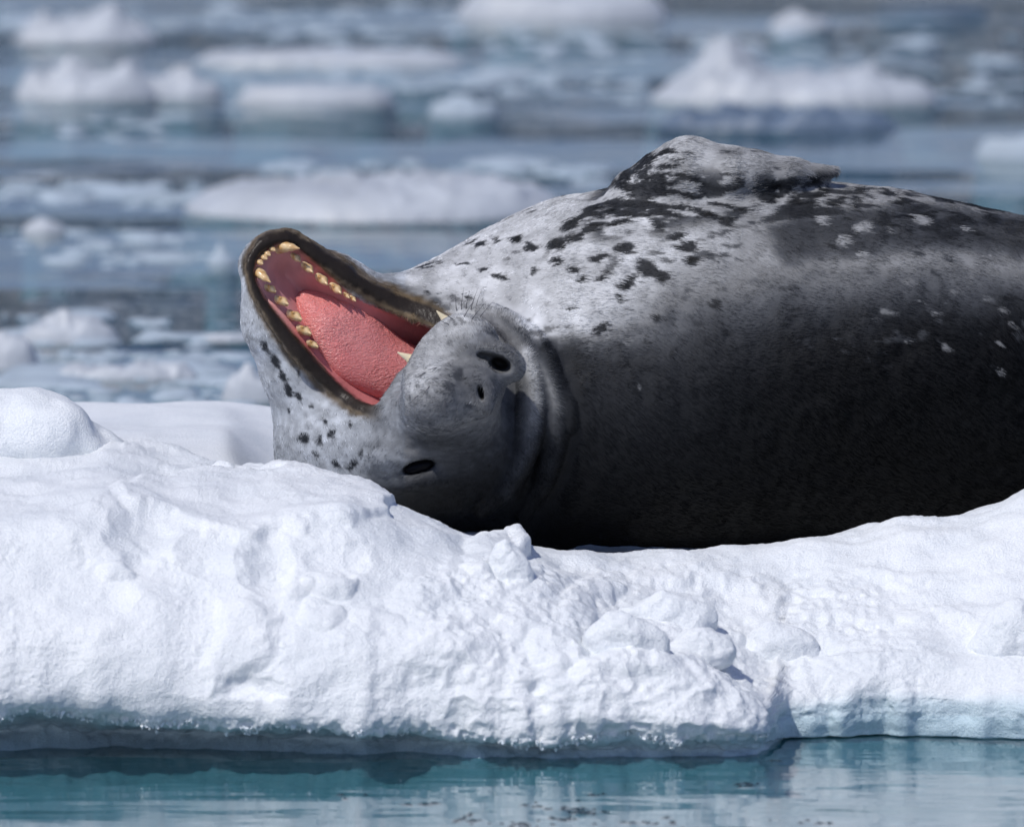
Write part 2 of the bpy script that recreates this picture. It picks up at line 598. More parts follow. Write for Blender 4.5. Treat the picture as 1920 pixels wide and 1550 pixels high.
def nd(px, v, d):
    """A profile node -> (Y, z). v is a pixel row, or ('z', height)."""
    Y = Y0 + d
    if isinstance(v, tuple):
        return Y, v[1]
    p = at(px, v, Y)[0]
    return Y, p[2]


Zt = lambda z: ('z', z)
BACK_L = [(Zt(.285), 1.05), (Zt(.275), 1.4), (762, 1.72), (Zt(.15), 1.80), (Zt(-.3), 1.75)]
BACK_H = [(Zt(.195), .95), (Zt(.24), 1.4), (762, 1.72), (Zt(.15), 1.80), (Zt(-.3), 1.75)]
BACK_R = [(Zt(.135), .98), (Zt(.18), 1.4), (Zt(.20), 1.72), (Zt(.10), 1.80), (Zt(-.3), 1.75)]
floe_cols = {
    -450: [(Zt(-.55), -1.5), (Zt(-.11), -.22), (1385, .10), (1352, .10), (1338, -.01), (1290, -.03), (1180, 0), (1060, .08), (960, .2), (850, .70), (Zt(.30), .85)] + BACK_L,
    0: [(Zt(-.55), -1.5), (Zt(-.11), -.22), (1393, .10), (1358, .10), (1342, -.01), (1290, -.03), (1180, 0), (1060, .08), (960, .2), (845, .72), (Zt(.30), .88)] + BACK_L,
    60: [(Zt(-.55), -1.5), (Zt(-.11), -.22), (1393, .10), (1346, .10), (1328, -.01), (1290, -.03), (1180, 0), (1060, .08), (950, .2), (830, .76), (Zt(.31), .9)] + BACK_L,
    200: [(Zt(-.55), -1.5), (Zt(-.11), -.22), (1394, .10), (1369, .10), (1355, -.01), (1300, -.03), (1190, 0), (1075, .08), (940, .2), (803, .85), (Zt(.29), .97)] + BACK_L,
    310: [(Zt(-.55), -1.5), (Zt(-.11), -.22), (1396, .10), (1368, .10), (1358, -.01), (1300, -.03), (1195, 0), (1090, .08), (975, .2), (838, .76), (Zt(.29), .92)] + BACK_L,
    430: [(Zt(-.55), -1.5), (Zt(-.11), -.22), (1398, .08), (1372, .08), (1362, -.01), (1310, -.03), (1200, 0), (1100, .07), (1005, .16), (872, .62), (Zt(.26), .8)] + BACK_L,
    530: [(Zt(-.55), -1.5), (Zt(-.11), -.22), (1402, .08), (1372, .08), (1358, -.02), (1310, -.03), (1200, 0), (1100, .07), (992, .18), (886, .54), (Zt(.25), .68)] + BACK_H,
    650: [(Zt(-.55), -1.5), (Zt(-.11), -.22), (1408, .05), (1376, .05), (1364, -.02), (1315, -.03), (1205, 0), (1095, .08), (980, .2), (902, .50), (Zt(.22), .62)] + BACK_H,
    700: [(Zt(-.55), -1.5), (Zt(-.11), -.22), (1410, .05), (1378, .05), (1366, -.02), (1315, -.03), (1210, 0), (1100, .09), (990, .21), (920, .47), (Zt(.22), .60)] + BACK_H,
    760: [(Zt(-.55), -1.5), (Zt(-.11), -.22), (1412, .05), (1380, .05), (1368, -.02), (1318, -.03), (1215, 0), (1115, .09), (1015, .22), (948, .46), (Zt(.215), .60)] + BACK_H,
    870: [(Zt(-.55), -1.5), (Zt(-.11), -.22), (1417, .005), (1389, .02), (1373, -.02), (1322, -.03), (1225, 0), (1140, .09), (1060, .2), (992, .43), (Zt(.205), .60)] + BACK_H,
    960: [(Zt(-.55), -1.5), (Zt(-.11), -.22), (1420, .005), (1394, .02), (1378, -.02), (1328, -.03), (1245, 0), (1165, .08), (1085, .2), (1002, .43), (Zt(.20), .62)] + BACK_H,
    1050: [(Zt(-.55), -1.5), (Zt(-.11), -.22), (1424, .005), (1397, .02), (1381, -.02), (1333, -.03), (1260, 0), (1190, .07), (1110, .22), (1030, .48), (Zt(.16), .64)] + BACK_R,
    1150: [(Zt(-.55), -1.5), (Zt(-.11), -.22), (1425, .005), (1398, .02), (1382, -.02), (1338, -.03), (1275, 0), (1222, .05), (1150, .22), (1040, .53), (Zt(.155), .68)] + BACK_R,
    1300: [(Zt(-.55), -1.5), (Zt(-.11), -.22), (1426, .005), (1400, .02), (1382, -.01), (1345, -.03), (1290, 0), (1240, .05), (1202, .21), (1036, .55), (Zt(.155), .70)] + BACK_R,
    1390: [(Zt(-.55), -1.5), (Zt(-.11), -.22), (1426, .005), (1400, .02), (1380, .0), (1362, -.01), (1325, .01), (1290, .05), (1252, .21), (1022, .56), (Zt(.16), .72)] + BACK_R,
    1440: [(Zt(-.55), -1.5), (Zt(-.11), -.22), (1414, .05), (1394, .05), (1378, .02), (1362, .02), (1345, .03), (1328, .06), (1260, .22), (1014, .56), (Zt(.165), .72)] + BACK_R,
    1470: [(Zt(-.55), -1.5), (Zt(-.11), -.22), (1398, .17), (1382, .17), (1346, .165), (1325, .17), (1290, .20), (1248, .25), (1165, .36), (1010, .56), (Zt(.17), .72)] + BACK_R,
    1600: [(Zt(-.55), -1.5), (Zt(-.11), -.22), (1395, .17), (1382, .17), (1346, .165), (1312, .17), (1280, .20), (1236, .25), (1140, .36), (1000, .57), (Zt(.17), .74)] + BACK_R,
    1760: [(Zt(-.55), -1.5), (Zt(-.11), -.22), (1396, .17), (1382, .17), (1346, .165), (1310, .17), (1272, .20), (1222, .25), (1125, .36), (968, .58), (Zt(.18), .76)] + BACK_R,
    1920: [(Zt(-.55), -1.5), (Zt(-.11), -.22), (1400, .17), (1382, .17), (1346, .165), (1310, .17), (1265, .20), (1212, .25), (1110, .36), (922, .59), (Zt(.19), .78)] + BACK_R,
    2500: [(Zt(-.55), -1.5), (Zt(-.11), -.22), (1400, .17), (1382, .17), (1346, .165), (1310, .17), (1260, .20), (1200, .25), (1090, .36), (890, .62), (Zt(.19), .82)] + BACK_R,
}
ROWS = [14, 10, 12, 12, 26, 46, 46, 46, 64, 34, 22, 18, 18, 8, 8]


def pix(W):
    """Project world points to photograph pixels."""
    d = W - CAM
    dep = d @ FWD
    return 960 + (d @ RIGHT) / dep * PXM * DIST, 775 - (d @ UP) / dep * PXM * DIST


def build_floe():
    kx = np.array(sorted(floe_cols))
    K = np.array([[nd(x, *n) for n in floe_cols[x]] for x in kx])       # columns, nodes, (Y, z)
    cols = np.arange(-450, 2501, 3.0)
    Kc = np.empty((len(cols), K.shape[1], 2))
    for j in range(K.shape[1]):
        for c in range(2):
            Kc[:, j, c] = np.interp(cols, kx, K[:, j, c])
    g = np.exp(-0.5 * (np.arange(-24, 25) / 4.5) ** 2); g /= g.sum()
    for j in range(K.shape[1]):
        for c in range(2):
            Kc[:, j, c] = np.convolve(np.pad(Kc[:, j, c], 24, 'edge'), g, 'valid')
    e = np.concatenate([2 * Kc[:, :1] - Kc[:, 1:2], Kc, 2 * Kc[:, -1:] - Kc[:, -2:-1]], 1)
    rows = []; seg_id = []
    for j, n in enumerate(ROWS):
        a, b, c, d = e[:, j], e[:, j + 1], e[:, j + 2], e[:, j + 3]
        for k in range(n):
            f = k / n
            rows.append(0.5 * ((2 * b) + (c - a) * f * .8 + (2 * a - 5 * b + 4 * c - d) * f * f * .8 + (3 * b - a - 3 * c + d) * f ** 3 * .8
                               + 2 * (c - b) * .2 * f))
            seg_id.append(j + f - 1)
    rows = np.array(rows)                                        # rows, cols, (Y, z)
    seg = np.repeat(np.array(seg_id)[:, None], len(cols), 1)
    cz = np.zeros((len(cols), 3)); cz[:, 0] = cols
    wob = 0.045 * fbm(cz, 210, 3, 77) + 0.012 * vnoise(cz, 36, 78)
    rows[..., 0] += (wob[None] * sstep(6.2, 3.0, seg) * sstep(-0.6, 0.2, seg)) * np.where(cols > 1455, 1.0, 0.45)[None]
    Y = rows[..., 0].ravel(); z = rows[..., 1].ravel()
    X = np.repeat(cols[None], len(rows), 0).ravel()
    Wd = np.empty((len(Y), 3)); Wd[:, 1] = Y; Wd[:, 2] = z
    dep = (Y - CAM[1]) * FWD[1] + (z - CAM[2]) * FWD[2]
    Wd[:, 0] = (X - 960) / (PXM * DIST) * dep
    F = grid_faces(len(rows), len(cols))
    seg = seg.ravel()
    px, py = pix(Wd)
    n0 = vert_normals(Wd, F)
    flip = -1.0 if n0[np.argmin(np.abs(seg - 5) + np.abs(px - 600) / 100), 1] > 0 else 1.0
    if flip < 0:
        F = F[:, ::-1]
    n0 = n0 * flip
    vis = sstep(2.2, 3.2, seg)                                   # snow above the water line
    front = vis * (1 - sstep(8.2, 9.0, seg))
    Q = Wd * PXM                                                 # in pixel-sized units
    xy = np.stack([px, py], 1)
    wx = xy + np.stack([vnoise(Q, 60, 31), vnoise(Q, 60, 32)], 1) * 14 + np.stack([vnoise(Q, 18, 33), vnoise(Q, 18, 34)], 1) * 5
    D = np.zeros(len(Q))

    def poly(points, h, soft):
        nonlocal D
        D += h * (1 - sstep(-soft, soft * 0.35, poly_sdf(wx, points))) * front

    def blob(cx, cy, rx, ry, h, p=1.0, ang=0.0):
        nonlocal D
        c, s = math.cos(ang), math.sin(ang)
        u = ((wx[:, 0] - cx) * c + (wx[:, 1] - cy) * s) / rx; v = (-(wx[:, 0] - cx) * s + (wx[:, 1] - cy) * c) / ry
        D += h * np.clip(1 - (u * u + v * v), 0, 1) ** p * front

    # rounded large relief, snow-rough small relief
    D += 20 * fbm(Q, 170, 2, 3) * front
    D += 8 * fbm(Q * [1, 1, 1.2], 80, 2, 5) * front
    lumpy = sstep(640, 900, px) * sstep(1030, 1110, py) * (1 - sstep(1500, 1800, px)) + 0.25
    r = 1 - np.abs(fbm(Q, 46, 3, 9)) * 2.2
    D += 6 * r * lumpy * front
    D += 1.8 * fbm(Q, 16, 3, 12) * front * (0.5 + 0.5 * lumpy)
    crumb = sstep(0.15, 0.6, vnoise(Q, 70, 15)) * 0.8 + 0.35
    D += 1.1 * crumb * vnoise(Q, 6, 14) * front + 2.2 * crumb * np.clip(vnoise(Q, 12, 16), 0, 1) * front
    # the raised cap of hard snow and the scallops broken out below it
    poly([(205, 915), (300, 893), (430, 880), (560, 876), (690, 895), (735, 940), (715, 975), (640, 985), (560, 1000), (470, 1010),
          (380, 998), (310, 962), (240, 952)], 15, 12)
    blob(265, 1000, 75, 55, -16); blob(395, 1040, 70, 52, -20); blob(500, 1055, 60, 55, -22); blob(640, 1040, 70, 40, -14)
    poly([(200, 930), (310, 962), (330, 1060), (250, 1065), (150, 1060), (140, 1000)], -7, 20)
    # flake leaning on the front
    poly([(398, 1130), (462, 1118), (528, 1138), (522, 1190), (512, 1232), (470, 1262), (430, 1292), (388, 1296), (376, 1262), (398, 1210)], 12, 24)
    blob(480, 1290, 60, 22, -10)
    # lumps
    for cx, cy, rx, ry, h in [(230, 1072, 42, 20, 14), (620, 1090, 52, 24, 18), (600, 1150, 38, 34, 14), (560, 1100, 40, 22, 10),
                              (925, 1040, 62, 52, 26), (975, 1012, 26, 30, 24), (985, 1100, 40, 30, 14), (1080, 1150, 46, 40, 16),
                              (700, 1160, 60, 36, 9), (800, 1120, 70, 30, 10), (860, 1200, 80, 36, 11), (1040, 1215, 60, 44, 16),
                              (1150, 1245, 70, 40, 12), (1250, 1265, 80, 36, 10), (1300, 1130, 60, 26, 10), (1250, 1080, 70, 22, 9),
                              (1120, 1100, 60, 26, 12), (1010, 1285, 24, 16, -14), (1330, 1200, 60, 24, 12), (1400, 1100, 70, 20, 8),
                              (1560, 1110, 90, 16, 8), (1700, 1080, 110, 16, 7), (1620, 1170, 120, 14, -8), (1750, 1150, 80, 14, 7)]:
        blob(cx, cy, rx, ry, h, 0.8)
    # soft wind ridges on the slope to the right
    D += 7 * fbm(Q * [0.45, 1, 1.6], 48, 2, 21) * sstep(1350, 1550, px) * front
    # ragged drip edge at the lip
    lip = np.exp(-((seg - 3.0) / 0.28) ** 2)
    D += lip * (1 - 0.8 * sstep(1440, 1480, px)) * (12 * fbm(Q, 40, 2, 41) + 7 * fbm(Q, 14, 2, 42) + 4 * vnoise(Q, 6, 43))
    # melted ice below the lip
    und = 1 - vis
    rgt = sstep(1440, 1480, px)
    D += und * (13 * fbm(Q, 60, 3, 51) + 4 * vnoise(Q, 14, 52)) * (1 - 0.75 * rgt)
    Wd = Wd + n0 * (D / PXM)[:, None]
    backz = sstep(9.5, 10.5, seg)
    Wd[:, 2] += backz * 0.010 * fbm(Q, 220, 3, 61)
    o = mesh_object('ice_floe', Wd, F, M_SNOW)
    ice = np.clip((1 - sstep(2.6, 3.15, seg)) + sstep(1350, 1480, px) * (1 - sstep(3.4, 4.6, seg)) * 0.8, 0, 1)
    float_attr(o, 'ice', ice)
    build_floe.W, build_floe.seg = Wd, seg
    tag(o, 'snow covered ice floe with undercut front edge, carrying the yawning seal', 'ice floe')
    return o


floe = build_floe()
FPX, FPY = pix(floe_W := build_floe.W)
_dep = (floe_W - CAM) @ FWD


def floe_at(px, py):
    """The visible point of the floe under a photograph pixel."""
    m = np.hypot(FPX - px, FPY - py) < 6
    i = np.where(m)[0]
    return floe_W[i[np.argmin(_dep[i])]]


def snow_lump(name, label, px, py, w, h, dpt, bits, seed, ice=0.0, sink=0.36):
    """px, py: pixel at its foot; w, h, dpt: size in pixels; bits: (x, y up, z to camera, radius) fractions."""
    def f(P):
        d = None
        for bx, by, bz, r in bits:
            e = ellip(P, (bx * w, bz * dpt, by * h), (r * w, r * dpt, r * h * 1.1))
            d = e if d is None else smin(d, e, 0.16 * h)
        return d + 0.13 * h * fbm(P, 0.5 * h, 3, seed) + 1.3 * vnoise(P, 9, seed + 5) + 0.8 * vnoise(P, 5, seed + 6)
    V, F = surface_nets(f, (-0.8 * w, -0.9 * dpt, -0.6 * h), (0.8 * w, 0.9 * dpt, 1.2 * h), max(2.2, w / 45), 8)
    V = relax(V, F, 1, 0.4)
    n = vert_normals(V, F)
    if n[np.argmax(V[:, 2]), 2] < 0: F = F[:, ::-1]
    p = floe_at(px, py)
    k = np.linalg.norm(p - CAM) / (PXM * DIST)
    o = mesh_object(name, V * k, F, M_SNOW)
    o.location = p + np.array([0, 0.35 * dpt * k, -sink * h * k])
    float_attr(o, 'ice', np.full(len(V), ice))
    tag(o, label, 'snow lump', 'loose lumps of snow on the floe')
    return o


B3 = [(-.22, .34, .05, .32), (.2, .36, -.05, .34), (0, .5, 0, .33), (.05, .3, .2, .36)]
B4 = [(-.26, .36, .1, .30), (-.02, .42, .1, .36), (.24, .34, 0, .30), (-.12, .72, -.05, .20), (.1, .25, .25, .3)]
snow_lump('snow_lump', 'rounded snow lump with a small pit, below the seal chest', 1175, 1208, 150, 125, 110, B4, 71)
snow_lump('snow_lump', 'oval snow lump lying alone on the slope right of centre', 1465, 1230, 150, 130, 120, B3, 72)
snow_lump('snow_lump', 'tall rounded snow lump at the right edge of the photo', 1902, 1218, 150, 170, 120, B3, 73)
snow_lump('snow_lump', 'low snow lump just right of the pitted lump', 1315, 1222, 130, 90, 100, B3, 74)
snow_lump('snow_lump', 'snow lump partly hidden behind the pitted lump', 1250, 1160, 170, 105, 110, B3, 75)
snow_lump('snow_lump', 'small pointed snow lump against the seal neck', 958, 1080, 84, 120, 80, B4, 76)
B5 = [(-.3, .3, .1, .34), (.05, .3, .1, .36), (.28, .26, .05, .28), (-.1, .5, 0, .34), (-.35, .5, -.1, .3), (.12, .52, -.1, .26)]
snow_lump('snow_block', 'big square snow block on the far left of the floe', 50, 852, 340, 230, 270, B5, 77, sink=0.36)


def drip_fringe():
    """Grains of refrozen ice hanging along the undercut lip."""
    seg = build_floe.seg
    i = np.where((np.abs(seg - 2.98) < 0.16) & (FPX > -60) & (FPX < 1460))[0]
    i = i[vnoise(floe_W[i] * PXM, 45, 88) + 0.6 * vnoise(floe_W[i] * PXM, 12, 89) > 0.1]
    i = rng.choice(i, 1100)
    base = np.array([(0, 0, 1), (1, 0, 0), (0, 1, 0), (-1, 0, 0), (0, -1, 0), (0, 0, -1.5)], float)
    bf = np.array([(0, 1, 2), (0, 2, 3), (0, 3, 4), (0, 4, 1), (5, 2, 1), (5, 3, 2), (5, 4, 3), (5, 1, 4)])
    c = floe_W[i] + rng.normal(0, 0.0018, (len(i), 3))
    r = rng.uniform(0.0008, 0.0026, (len(i), 1, 1)) * rng.uniform(0.6, 1.3, (len(i), 1, 3))
    V = (c[:, None] + base[None] * r + rng.normal(0, 0.0005, (len(i), 6, 3))).reshape(-1, 3)
    F = (bf[None] + (np.arange(len(i)) * 6)[:, None, None]).reshape(-1, 3)
    o = mesh_object('ice_grains', V, F, M_GRAIN, floe, smooth=False)
    tag(o, kind='stuff')


drip_fringe()

# ------------------------------------------------------------------ ice drifting behind
def drift_ice(name, label, cat, px0, px1, yw, peaks, base, mat, depth=0.5, seed=1, rough=0.25, group=None, res=60, power=2.4):
    """px0..px1: width at the water line, yw: its pixel row, peaks: (px, height px, width px), base: freeboard px."""
    cx = (px0 + px1) / 2
    p = on_water(cx, yw)
    s = np.linalg.norm(p - CAM) / (PXM * DIST)          # metres per pixel there
    hw_ = (px1 - px0) / 2 * s
    dp_ = hw_ * depth
    nu, nv = res, max(24, res // 2)
    u, v = np.meshgrid(np.linspace(-1.06, 1.06, nu), np.linspace(-1.06, 1.06, nv))
    u = u.ravel(); v = v.ravel()
    ang = np.arctan2(v, u)
    q3 = np.stack([np.cos(ang) * 1.5, np.sin(ang) * 1.5, np.full(len(u), seed * 7.7)], 1)
    rr = (np.abs(u) ** power + np.abs(v) ** power) ** (1 / power) * (1 + 0.10 * fbm(q3, 0.9, 2, seed) + 0.02)
    edge = 1 - sstep(0.80, 1.0, rr)
    x = u * hw_; y = v * dp_
    h = np.full(len(u), base * 1.0)
    Q = np.stack([x / s, y / s, np.full(len(u), seed * 91.0)], 1)
    for pk, ph, pw in peaks:
        h += ph * np.exp(-((u * (px1 - px0) / 2 + cx - pk) / pw) ** 2 - ((v + 0.05 * math.sin(pk)) / 0.62) ** 2)
    h *= 1 + rough * 1.3 * fbm(Q, 45, 3, seed + 3) + rough * 0.5 * vnoise(Q, 14, seed + 9)
    z = np.where(rr < 1.0, edge ** 0.55 * h * s, -0.12 * sstep(0.98, 1.05, rr) - 0.004)
    V = np.stack([p[0] + x, p[1] + dp_ + y, z], 1)
    V -= np.array([p[0], p[1] + dp_, 0])
    o = mesh_object(name, V, grid_faces(nv, nu), mat)
    o.location = (p[0], p[1] + dp_, 0)
    tag(o, label, cat, group)
    return o


G1 = 'ice drifting on the sea behind the seal'
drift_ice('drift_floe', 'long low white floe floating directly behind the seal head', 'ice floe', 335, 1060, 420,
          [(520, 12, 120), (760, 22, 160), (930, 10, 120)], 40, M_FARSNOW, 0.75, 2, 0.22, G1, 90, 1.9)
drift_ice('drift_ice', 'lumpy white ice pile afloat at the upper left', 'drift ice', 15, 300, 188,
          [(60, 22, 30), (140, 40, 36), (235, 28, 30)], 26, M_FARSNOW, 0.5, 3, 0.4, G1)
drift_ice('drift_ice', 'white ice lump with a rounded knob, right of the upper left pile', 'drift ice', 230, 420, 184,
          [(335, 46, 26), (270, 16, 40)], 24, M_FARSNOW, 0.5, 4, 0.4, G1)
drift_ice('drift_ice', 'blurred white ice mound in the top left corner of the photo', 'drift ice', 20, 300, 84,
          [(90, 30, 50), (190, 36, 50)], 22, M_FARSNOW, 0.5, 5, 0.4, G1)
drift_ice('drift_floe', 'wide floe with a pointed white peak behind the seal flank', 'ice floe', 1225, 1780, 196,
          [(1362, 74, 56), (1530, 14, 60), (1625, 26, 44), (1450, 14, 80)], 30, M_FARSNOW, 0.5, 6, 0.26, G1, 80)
drift_ice('drift_ice', 'dark slab added as the shaded reflection in front of the peaked floe', 'drift ice', 1222, 1700, 246,
          [(1400, 8, 100), (1600, 6, 60)], 24, M_DARK_ICE_REFLECTION, 0.35, 7, 0.7, G1)  # slab stands in for the peaked floe's shaded reflection
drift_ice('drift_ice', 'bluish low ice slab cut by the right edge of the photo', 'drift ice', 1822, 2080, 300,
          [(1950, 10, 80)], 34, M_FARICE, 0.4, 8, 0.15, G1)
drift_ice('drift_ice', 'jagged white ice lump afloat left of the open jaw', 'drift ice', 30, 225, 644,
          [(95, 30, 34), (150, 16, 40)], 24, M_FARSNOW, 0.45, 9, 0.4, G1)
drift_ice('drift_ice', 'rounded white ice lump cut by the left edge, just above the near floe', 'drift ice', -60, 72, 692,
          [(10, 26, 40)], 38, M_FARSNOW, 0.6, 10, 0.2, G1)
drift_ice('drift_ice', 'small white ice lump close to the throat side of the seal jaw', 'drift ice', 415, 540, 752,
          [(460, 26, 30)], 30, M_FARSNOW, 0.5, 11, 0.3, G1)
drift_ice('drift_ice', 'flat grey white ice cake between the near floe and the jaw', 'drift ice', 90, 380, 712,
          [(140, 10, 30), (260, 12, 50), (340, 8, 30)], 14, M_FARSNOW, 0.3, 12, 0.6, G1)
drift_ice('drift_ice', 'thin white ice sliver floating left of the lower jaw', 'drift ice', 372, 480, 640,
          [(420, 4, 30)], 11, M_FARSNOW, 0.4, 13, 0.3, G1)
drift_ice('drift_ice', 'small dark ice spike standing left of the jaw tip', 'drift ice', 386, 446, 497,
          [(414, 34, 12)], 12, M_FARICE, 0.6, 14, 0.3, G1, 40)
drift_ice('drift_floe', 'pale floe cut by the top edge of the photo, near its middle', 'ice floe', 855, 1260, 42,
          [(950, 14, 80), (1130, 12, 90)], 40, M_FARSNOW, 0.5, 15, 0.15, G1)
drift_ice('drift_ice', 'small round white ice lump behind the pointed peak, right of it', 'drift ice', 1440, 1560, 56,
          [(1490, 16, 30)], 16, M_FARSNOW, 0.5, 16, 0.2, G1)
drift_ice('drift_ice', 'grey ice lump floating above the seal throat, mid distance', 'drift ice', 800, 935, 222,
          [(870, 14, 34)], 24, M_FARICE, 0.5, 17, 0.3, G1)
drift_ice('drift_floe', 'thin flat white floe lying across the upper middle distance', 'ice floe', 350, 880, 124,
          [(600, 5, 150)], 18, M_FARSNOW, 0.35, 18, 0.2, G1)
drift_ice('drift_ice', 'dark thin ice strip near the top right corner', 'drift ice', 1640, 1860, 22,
          [(1750, 1, 60)], 5, M_DARK_ICE_REFLECTION, 0.3, 19, 0.2, G1)
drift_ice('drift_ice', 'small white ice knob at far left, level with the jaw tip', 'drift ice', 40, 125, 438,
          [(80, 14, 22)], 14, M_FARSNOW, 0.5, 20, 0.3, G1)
drift_ice('drift_floe', 'pale flat slab added as a bright sky reflection beyond the throat, under the grey lump', 'ice floe', 440, 740, 196,
          [(560, 10, 90)], 26, M_FARSNOW, 0.4, 21, 0.12, G1)  # slab stands in for white sky mirrored in the water


def brash():
    """Countless small bits of brash ice in drift lines on the open water."""
    V = []; Fq = []
    bands = [(0, 480, 660, 760, 170), (0, 420, 590, 660, 40), (0, 400, 430, 500, 50), (420, 1050, 130, 180, 70), (0, 380, 340, 390, 50), (520, 1150, 305, 345, 60),
             (450, 1250, 40, 110, 90), (1250, 1920, 60, 140, 60), (0, 900, 10, 60, 60), (0, 330, 195, 260, 30), (960, 1220, 60, 190, 50), (1640, 1920, 130, 190, 30)]
    k = 0
    for x0, x1, y0, y1, n in bands:
        for _ in range(int(n * 0.8)):
            px, py = rng.uniform(x0, x1), rng.uniform(y0, y1)
            c = on_water(px, py)
            r = 0.016 * rng.lognormal(0, 0.55) * 0.75
            m = 7
            a0 = rng.uniform(0, 6.28)
            rad = r * rng.uniform(0.6, 1.3, m) * 1.0
            b = len(V)
            for i in range(m):
                a = a0 + i * 6.2832 / m
                V.append((c[0] + 1.8 * rad[i] * math.cos(a), c[1] + rad[i] * math.sin(a) * 1.2, -0.004))
            for i in range(m):
                a = a0 + i * 6.2832 / m
                V.append((c[0] + 1.3 * rad[i] * math.cos(a), c[1] + 0.7 * rad[i] * math.sin(a), r * rng.uniform(0.10, 0.32)))
            V.append((c[0], c[1], r * rng.uniform(0.15, 0.5)))
            for i in range(m):
                j = (i + 1) % m
                Fq.append((b + i, b + j, b + m + j, b + m + i)); Fq.append((b + m + i, b + m + j, b + 2 * m))
    o = mesh_object('brash_ice', V, Fq, M_FARICE, smooth=True)
    tag(o, 'small bits of brash ice scattered in drift lines on the water', 'brash ice', kind='stuff')


brash()


def shards():
    """Thin flakes of clear ice floating on the near water."""
    V = []; Fq = []
    for cx, cy, n, sx, sy in ((1090, 1520, 26, 60, 12), (795, 1506, 8, 26, 5), (870, 1532, 12, 40, 9), (1040, 1535, 14, 60, 12), (1120, 1488, 4, 14, 3), (1405, 1470, 10, 34, 8),
                              (1450, 1425, 4, 12, 3), (1010, 1512, 8, 60, 6), (1230, 1540, 10, 70, 8), (1520, 1540, 8, 60, 4), (960, 1545, 8, 80, 5), (660, 1490, 4, 40, 6)):
        for _ in range(n):
            c = on_water(cx + rng.normal(0, sx * 0.5), cy + rng.normal(0, sy * 0.5))
            r = rng.uniform(0.003, 0.011); b = len(V); m = 7; a0 = rng.uniform(0, 6)
            for k in range(m):
                q = r * rng.uniform(0.5, 1.2)
                V.append((c[0] + q * math.cos(a0 + k * 6.2832 / m), c[1] + 1.4 * q * math.sin(a0 + k * 6.2832 / m), -0.001))
            V.append((c[0], c[1], 0.0012))
            for k in range(m):
                Fq.append((b + k, b + (k + 1) % m, b + m))
    o = mesh_object('reflection_flakes', V, Fq, M_FLAKE)
    tag(o, 'dark specks added as gaps in the water reflection in front of the floe', 'ice flakes', kind='stuff')


shards()

# ------------------------------------------------------------------ the seal
HO = S(915, 705, 390)
hf = np.array([0.32, -0.34, 0.88]); hf /= np.linalg.norm(hf)
hw = np.array([-0.45, 0.80, 0.47]); hw -= hf * (hw @ hf); hw /= np.linalg.norm(hw)
hu = np.cross(hf, hw)
if hu[0] < 0: hu = -hu


def H(a, b, c):
    """Head space: a forward from the nose tip, b to the visible eye's side, c dorsal."""
    return HO + a * hf + b * hw + c * hu


BX = np.array([560, 620, 700, 780, 860, 950, 1050, 1200, 1400, 1600, 1760, 1920, 2150, 2450, 2750, 3000, 3150, 3260])
BCY = np.array([740, 740, 740, 735, 715, 705, 700, 696, 692, 692, 702, 718, 745, 775, 795, 805, 808, 810])
BR = np.array([-60, 10, 120, 200, 258, 306, 340, 358, 360, 354, 337, 314, 276, 220, 160, 105, 62, -20])
BCZ = np.array([-100, -100, -110, -125, -140, -150, -150, -145, -135, -135, -140, -150, -180, -240, -310, -370, -400, -410])
_fx = np.arange(540, 3300, 10.0)
_g = np.exp(-0.5 * (np.arange(-20, 21) / 6.0) ** 2); _g /= _g.sum()
_sm = lambda v: np.convolve(np.pad(np.interp(_fx, BX, v), 20, 'edge'), _g, 'valid')
FCY, FR, FCZ = _sm(BCY), _sm(BR), _sm(BCZ)

# mouth: rim plane z = zp(x, y)
zp = lambda x, y: 175 - 0.452 * (x - 505) + 0.153 * (y - 450)
pm = lambda pts: np.array([S(x, y, zp(x, y))[:2] for x, y in pts])
LIP = pm(catmull([(880, 640), (835, 606), (790, 584), (735, 562), (680, 534), (630, 501), (582, 470), (549, 451), (514, 450), (484, 467), (471, 500),
               (481, 543), (506, 588), (541, 634), (580, 680), (624, 722), (664, 752), (705, 767), (750, 765)], 60))
LIPR = np.interp(np.linspace(0, 1, 60), [0, .2, .42, .5, .6, .75, .9, 1], [14, 17, 20, 14, 12, 18, 16, 11]) * (1 + 0.10 * np.sin(np.arange(60) * 1.1) * np.sin(np.arange(60) * 0.37))
INNER = pm(catmull([(880, 650), (820, 620), (770, 602), (715, 580), (665, 557), (635, 533), (606, 507), (574, 480), (545, 458), (515, 462), (490, 478),
                 (478, 505), (486, 538), (508, 572), (540, 612), (572, 648), (604, 684), (640, 722), (676, 750), (715, 764), (745, 760)], 64))
INNER = np.vstack([INNER, pm([(800, 790), (900, 760), (930, 680)])])

folds = []


